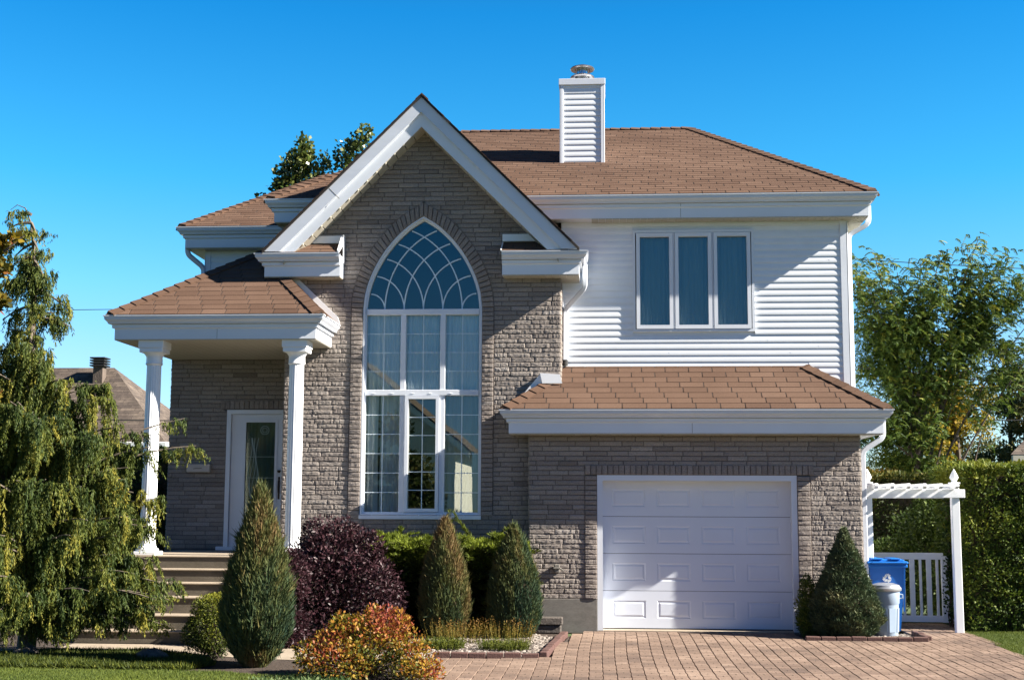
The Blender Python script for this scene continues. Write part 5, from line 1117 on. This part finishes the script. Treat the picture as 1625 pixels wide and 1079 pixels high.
for (x0,x1,y0,z0,lb) in ((-.93,-.60,-.34,.11,'grey brown stone block topping the little wall by the garage corner'),(-.95,-.62,-.32,0.0,'lower stone block of the little wall by the garage corner'),(-1.85,-1.50,-.62,.0,'stone block half hidden behind the left of the two twin cone junipers'),(-2.55,-2.2,-.60,.0,'stone block in shade behind the purple shrub and cone juniper')):
    m = MB(); m.bbox(x0, x1, y0, y0+.2, z0+.001, z0+.10, .012); tag(m.build('wall_block', T['block']), lb, 'stone block', 'stone blocks of the low bed wall')
def rock(c, s, lab):
    rg = np.random.default_rng(int(abs(c[0]*100))); m = MB(); vs = []
    for q, (zz, rr) in enumerate(((-.1,1),(.35,1.02),(.7,.8),(.95,.35))):
        for j in range(10): t = j*.628; e = 1+.15*rg.normal(); vs.append((c[0]+s[0]*rr*e*math.cos(t), c[1]+s[1]*rr*e*math.sin(t), c[2]+s[2]*zz*(1+.1*rg.normal())))
    m.add(vs, [(q*10+j,q*10+(j+1)%10,q*10+10+(j+1)%10,q*10+10+j) for q in range(3) for j in range(10)]+[tuple(range(30,40))]); tag(m.build('rock', T['block'], smooth=True), lab, 'rock')
rock((-4.95,-4.0,0), (.17,.12,.13), 'dark boulder lying in the ground cover below the steps')
rock((-6.45,-3.8,0), (.15,.12,.12), 'brown boulder in deep shade under the cypress')
# ---------------------------------------------------------------- arbor, gate, bins
AR = thing('arbor', 'white wooden arbor with pointed post tops between house and hedge', 'arbor', (4.2,.4,0))
def post(x, y, z=2.02, top=True):
    m = MB(); m.bbox(x-.052,x+.052,y-.052,y+.052,0,z,.006); p = m.build('post', T['pvc'], AR)
    if not top: return
    m = MB(); m.bbox(x-.066,x+.066,y-.066,y+.066,z,z+.022,.004); m.lathe([(.04,.022),(.036,.045),(.058,.075),(.06,.095),(.045,.13),(.022,.175),(.004,.205)], (x,y,z), 4); m.build('finial', T['pvc'], p)
for x, y in ((3.60,.35),(4.78,.35)): post(x, y)
for x, y in ((3.60,1.35),(5.02,1.35)): post(x, y, 1.94, False)
for y in (.28,1.42):
    m = MB(); m.bbox(3.52, 4.90, y-.018, y+.018, 1.83, 1.945, .004); m.build('beam', T['pvc'], AR)
for k in range(6):
    x = 3.66+k*.215; m = MB(); m.prism([(.06,1.946),(1.6,1.946),(1.68,1.97),(1.68,2.02),(.02,2.02),(-.02,1.985)], x-.022, x+.022, 'x'); m.build('rafter', T['pvc'], AR)
for y in (.35,1.35): m = MB(); m.bbox(3.66, 4.72, y-.015, y+.015, 1.96, 1.985, .003); m.build('batten', T['pvc'], AR)
vine = leafy(AR if False else thing('climbing_vine', 'reddish brown climbing vine twisting up the rear right arbor post', 'plant', (4.96,1.2,0)), [(4.94,1.2,z,.13,.12,.2) for z in np.linspace(.3,1.8,9)], 1800, T['hedge'], (.03,.07), vf(.25,.2,5,.2,161), 161, .1, .6)
vr = bpy.data.objects['climbing_vine']; m = MB(); rg = np.random.default_rng(9)
for k in range(6): m.tube([(4.95+rg.normal()*.03+.06*math.sin(z*4+k), 1.22+.05*math.cos(z*5+k), z) for z in np.linspace(0,1.9,12)], .010, 5)
m.build('stem', M('vine_stem', [(.09,.05,.035)], .9), vr)
GT = thing('gate', 'low white picket gate behind the blue bin', 'gate', (4.3,1.45,0)); gy = 1.45
for (z0_, z1_, nm) in ((.95,1.045,'top_rail'),(.06,.15,'bottom_rail')):
    m = MB(); m.bbox(3.62, 4.86, gy-.03, gy+.02, z0_, z1_, .004); m.build(nm, T['pvc'], GT)
for k in range(10):
    x = 3.70+k*.119; w_ = .036 if k % 2 == 0 else .018; m = MB(); m.bbox(x-w_, x+w_, gy-.018, gy+.008, .15, .95, .003); m.build('picket', T['pvc'], GT)
m = MB(); m.bbox(4.83,4.93,gy-.035,gy+.025,.055,1.0,.004); m.build('stile', T['pvc'], GT)
T['blue'] = M('blue_plastic', [(.004,.12,.46),(.008,.16,.55)], .4, (2,1), spec=.5)
BN = thing('recycling_bin', 'blue wheeled recycling bin with white recycling symbol behind the pale can', 'bin', (3.88,.35,0))
def taper(mb, x0,x1,y0,y1,z0,X0,X1,Y0,Y1,z1): mb.add([(x0,y0,z0),(x1,y0,z0),(x1,y1,z0),(x0,y1,z0),(X0,Y0,z1),(X1,Y0,z1),(X1,Y1,z1),(X0,Y1,z1)], [(0,3,2,1),(4,5,6,7),(0,1,5,4),(1,2,6,5),(2,3,7,6),(3,0,4,7)])
m = MB(); taper(m, 3.68,4.04,.18,.62,.04, 3.62,4.11,.10,.70,.90); m.bbox(3.60,4.135,.08,.72,.885,.93,.01)
for x in (3.63,4.085): taper(m, x+.0,x+.015,.165,.18,.3, x,x+.02,.085,.1,.89)
b_ = m.build('body', T['blue'], BN)
m = MB(); m.bbox(3.59,4.145,.06,.74,.932,.972,.014); m.bbox(3.62,4.10,.10,.70,.97,.995,.012)
m.bbox(3.66,3.80,.06,.5,.99,1.012,.008); m.bbox(3.90,4.04,.06,.5,.99,1.012,.008); m.tube([(3.66,.05,.955),(4.07,.05,.955)], .014, 8); m.build('lid', T['blue'], BN)
for x in (3.66,4.06): m = MB(); m.lathe([(.03,-.02),(.09,-.02),(.095,0),(.09,.02),(.03,.02)], (0,0,0), 20); m.v = [(x+p[2], .66+p[0], .095+p[1]) for p in m.v]; m.build('wheel', T['rubber'], BN)
# recycling symbol: three chasing bent arrows, on the sloping front
m = MB(); sc_ = .075; cx_, cz_ = 3.865, .745
def onface(x, z): return (cx_+x*sc_, .180-.080*((cz_+z*sc_)-.04)/.86-.004, cz_+z*sc_)
def rot(p, t): return (p[0]*math.cos(t)-p[1]*math.sin(t), p[0]*math.sin(t)+p[1]*math.cos(t))
for k in range(3):
    t = -2*math.pi*k/3
    for poly in ([(-.62,.10),(-.28,.72),(.02,.38),(-.22,-.0)],[(-.20,.78),(.28,.78),(.10,.44),(.02,.44)],[(.22,.86),(.42,.60),(.62,.58),(.30,.08),(-.02,.50),(.12,.52)]):
        q_ = [rot((p[0],p[1]), t) for p in poly]; a3 = [onface(*p) for p in q_]; n = len(a3); m.add(a3+[(p[0],p[1]+.003,p[2]) for p in a3], [tuple(range(n))]+[(i,(i+1)%n,n+(i+1)%n,n+i) for i in range(n)])
m.build('recycling_symbol', T['pvc'], b_)
CN = thing('trash_can', 'pale grey round plastic trash can in front of the blue bin', 'bin', (3.84,-.15,0)); T['can'] = M('can_plastic', [(.24,.31,.40),(.31,.38,.47)], .45, (3,1))
m = MB(); m.lathe([(.145,0),(.15,.01),(.168,.40),(.172,.42),(.180,.43),(.186,.58),(.2,.59),(.2,.605)], (3.84,-.15,.005), 40, flute=0); b_ = m.build('body', T['can'], CN, smooth=True)
for k in range(8):
    t = k*math.pi/4+.35; m = MB(); vs = []
    for (r_, z_) in ((.156,.06),(.169,.37)):
        for dt in (-.28,.28): vs.append((3.84+(r_+.006)*math.cos(t+dt), -.15+(r_+.006)*math.sin(t+dt), z_))
    vs2 = [(3.84+(p[0]-3.84)*.94, -.15+(p[1]+.15)*.94, p[2]) for p in vs]; m.add(vs+vs2, [(0,1,3,2),(0,4,5,1),(1,5,7,3),(3,7,6,2),(2,6,4,0)]); m.build('panel', T['can'], b_)
for s in (-1,1): m = MB(); m.tube([(3.84+s*.18,-.15,.55),(3.84+s*.225,-.15,.54),(3.84+s*.225,-.15,.50),(3.84+s*.18,-.15,.49)], .010, 6); m.build('handle', T['can'], CN)
m = MB(); m.lathe([(.205,.59),(.212,.60),(.212,.625),(.19,.65),(.185,.665),(.10,.69),(.01,.695)], (3.84,-.15,.005), 40); m.build('lid', M('lid_metal', [(.42,.44,.47),(.55,.57,.6)], .3, (8,1), metal=.6), CN, smooth=True)
for o_, dx_ in ((BN, -.08), (CN, -.14)): o_.location.x += dx_
# ---------------------------------------------------------------- neighbours, wires
T['nroof'] = M('neighbour_shingle', [(.045,.033,.027),(.085,.064,.05),(.155,.12,.092)], .9, (1.5,.8), True, (30,.01), fine=(6,.4))
T['nwall'] = M('neighbour_wall', [(.28,.24,.2),(.36,.31,.27)], .9, (2,1))
T['nsiding'] = M('neighbour_siding', [(.72,.72,.70),(.8,.8,.78)], .6, (1,1))
N1 = thing('neighbour_house', 'distant house with grey brown hip roof and dark roof vent on the left', 'house', (-17,27,0))
x0, x1, y0, ze, zr_ = -22.5, -14.4, 24.0, 3.75, 6.55; yr = 27.4
m = MB(); m.box(x0+.4,x1-.4,y0+.4,31,0,ze-.2); m.build('wall', T['nwall'], N1)
rf = roof_plane('roof', [(x0,y0,ze),(x1,y0,ze),(-17.5,yr,zr_),(-20.5,yr,zr_)], N1, .16, .5, T['nroof'])
roof_plane('roof', [(x1,y0,ze),(x1,31,ze),(-17.5,yr,zr_)], N1, .16, .5, T['nroof']); roof_plane('roof', [(x0,31,ze),(x0,y0,ze),(-20.5,yr,zr_)], N1, .16, .5, T['nroof'])
roof_plane('roof', [(x1,31,ze),(x0,31,ze),(-20.5,yr,zr_),(-17.5,yr,zr_)], N1, .16, .5, T['nroof'])
m = MB(); m.bbox(x0-.1,x1+.1,y0-.12,y0-.02,ze-.16,ze+.0,.02); m.bbox(x1+.02,x1+.1,y0-.02,31,ze-.16,ze+.0,.02); m.build('gutter', T['nsiding'], N1)
m = MB(); m.bbox(x0+.2,x1-.2,y0-.02,y0+.4,ze-.19,ze-.165,.005); m.build('soffit', T['soffit'], N1)
m = MB(); m.bbox(-17.95,-17.6,26.6,26.95,5.9,6.62,.01); v_ = m.build('roof_vent', T['bark'], rf)
for k in range(4): m = MB(); m.bbox(-18.05,-17.5,26.5,27.05,6.52+k*.09,6.57+k*.09,.01); m.build('vent_louvre', T['dark'], rf) 
N2 = thing('neighbour_house', 'corner of a house eave showing above the hedge at the right edge', 'house', (13,16,0))
m = MB(); m.box(10.6,16,15.6,20,0,2.8); m.build('wall', T['nwall'], N2); m = MB(); m.bbox(9.95,16.4,15,15.1,2.85,3.02,.01); m.build('gutter', T['soffit'], N2)
roof_plane('roof', [(9.9,15,3.02),(16.5,15,3.02),(16.5,18,4.4),(12.0,18,4.4)], N2, .16, .5, T['nroof'])
# the house across the street, which the tall window reflects
N3 = thing('street_house', 'white sided house with gabled roof across the street, mirrored in the window', 'house', (-11,-40,0))
m = MB(); m.prism([(-16.5,0),(-6.6,0),(-6.6,4.4),(-11.5,8.2),(-16.5,4.4)], -46, -38.6); m.build('wall', T['nsiding'], N3)
P_ = [(-5.9,-38,4.15),(-5.9,-46.5,4.15),(-11.5,-46.5,8.6),(-11.5,-38,8.6)]; roof_plane('roof', P_, N3, .3, .6, T['nroof']); P_ = [(-17.2,-46.5,4.15),(-17.2,-38,4.15),(-11.5,-38,8.6),(-11.5,-46.5,8.6)]; roof_plane('roof', P_, N3, .3, .6, T['nroof'])
m = MB(); 
for s in (1,-1): m.prism([(-11.5,8.5),(-11.5+s*5.6,4.05),(-11.5+s*5.6,3.75),(-11.5,8.2)], -38.05, -38.0)
m.build('rake_board', T['pvc'], N3)
m = MB(); m.box(-10.5,-9,-38.62,-38.58,1.2,2.6); m.build('window', T['dark'], N3); m = MB(); m.box(-14.5,-12,-38.62,-38.58,0,2.2); m.build('door', T['block'], N3)
for i, (c, hh, rr_, lb) in enumerate((((-8.0,-34,0),4.6,1.5,'broad street tree in front of the white house across the road'),((-16,-33,0),8,2.6,'tall dark street tree opposite the front steps'),((4.5,-46,0),6,2.4,'round street tree well to the right of the white house across the road'))):
    t_ = thing('street_tree', lb, 'tree', c, 'trees across the street'); rg = np.random.default_rng(200+i)
    tree(t_, c, [[c,(c[0],c[1],hh*.4),(c[0],c[1],hh*.8)]], [(c[0]+rg.normal()*rr_*.5,c[1]+rg.normal()*rr_*.5,hh*.62+rg.normal()*hh*.14,rr_*.5,rr_*.5,rr_*.45) for _ in range(14)], 3800, T['fartree'], (.16,.30), vf(.35,.25,1,.2,210+i), 200+i, .7, r0=.16)
T['wire'] = M('wire', [(.02,.02,.02)], .6)
def wire(a, b, sag, lab, r=.012):
    A, B = Vector(a), Vector(b); m = MB(); m.tube([A.lerp(B,t)+Vector((0,0,-sag*4*t*(1-t))) for t in np.linspace(0,1,30)], r, 6); tag(m.build('overhead_wire', T['wire']), lab, 'wire', 'overhead wires')
wire((-26,14,6.70),(-6,15,6.85),.10,'thin overhead wire crossing the sky left of the porch roof',.009)
wire((-22,22,4.62),(-11,23,4.40),.12,'overhead wire running in front of the distant grey brown roof',.018)
wire((3,13,7.8),(16,13,7.05),.12,'topmost overhead wire right of the locust tree',.009)
wire((3,13,4.95),(16,13,4.55),.10,'middle overhead wire passing the far trees on the right',.014)
wire((3,13,3.75),(16,13,3.75),.02,'lowest overhead wire on the right, level with the golden tree',.014)
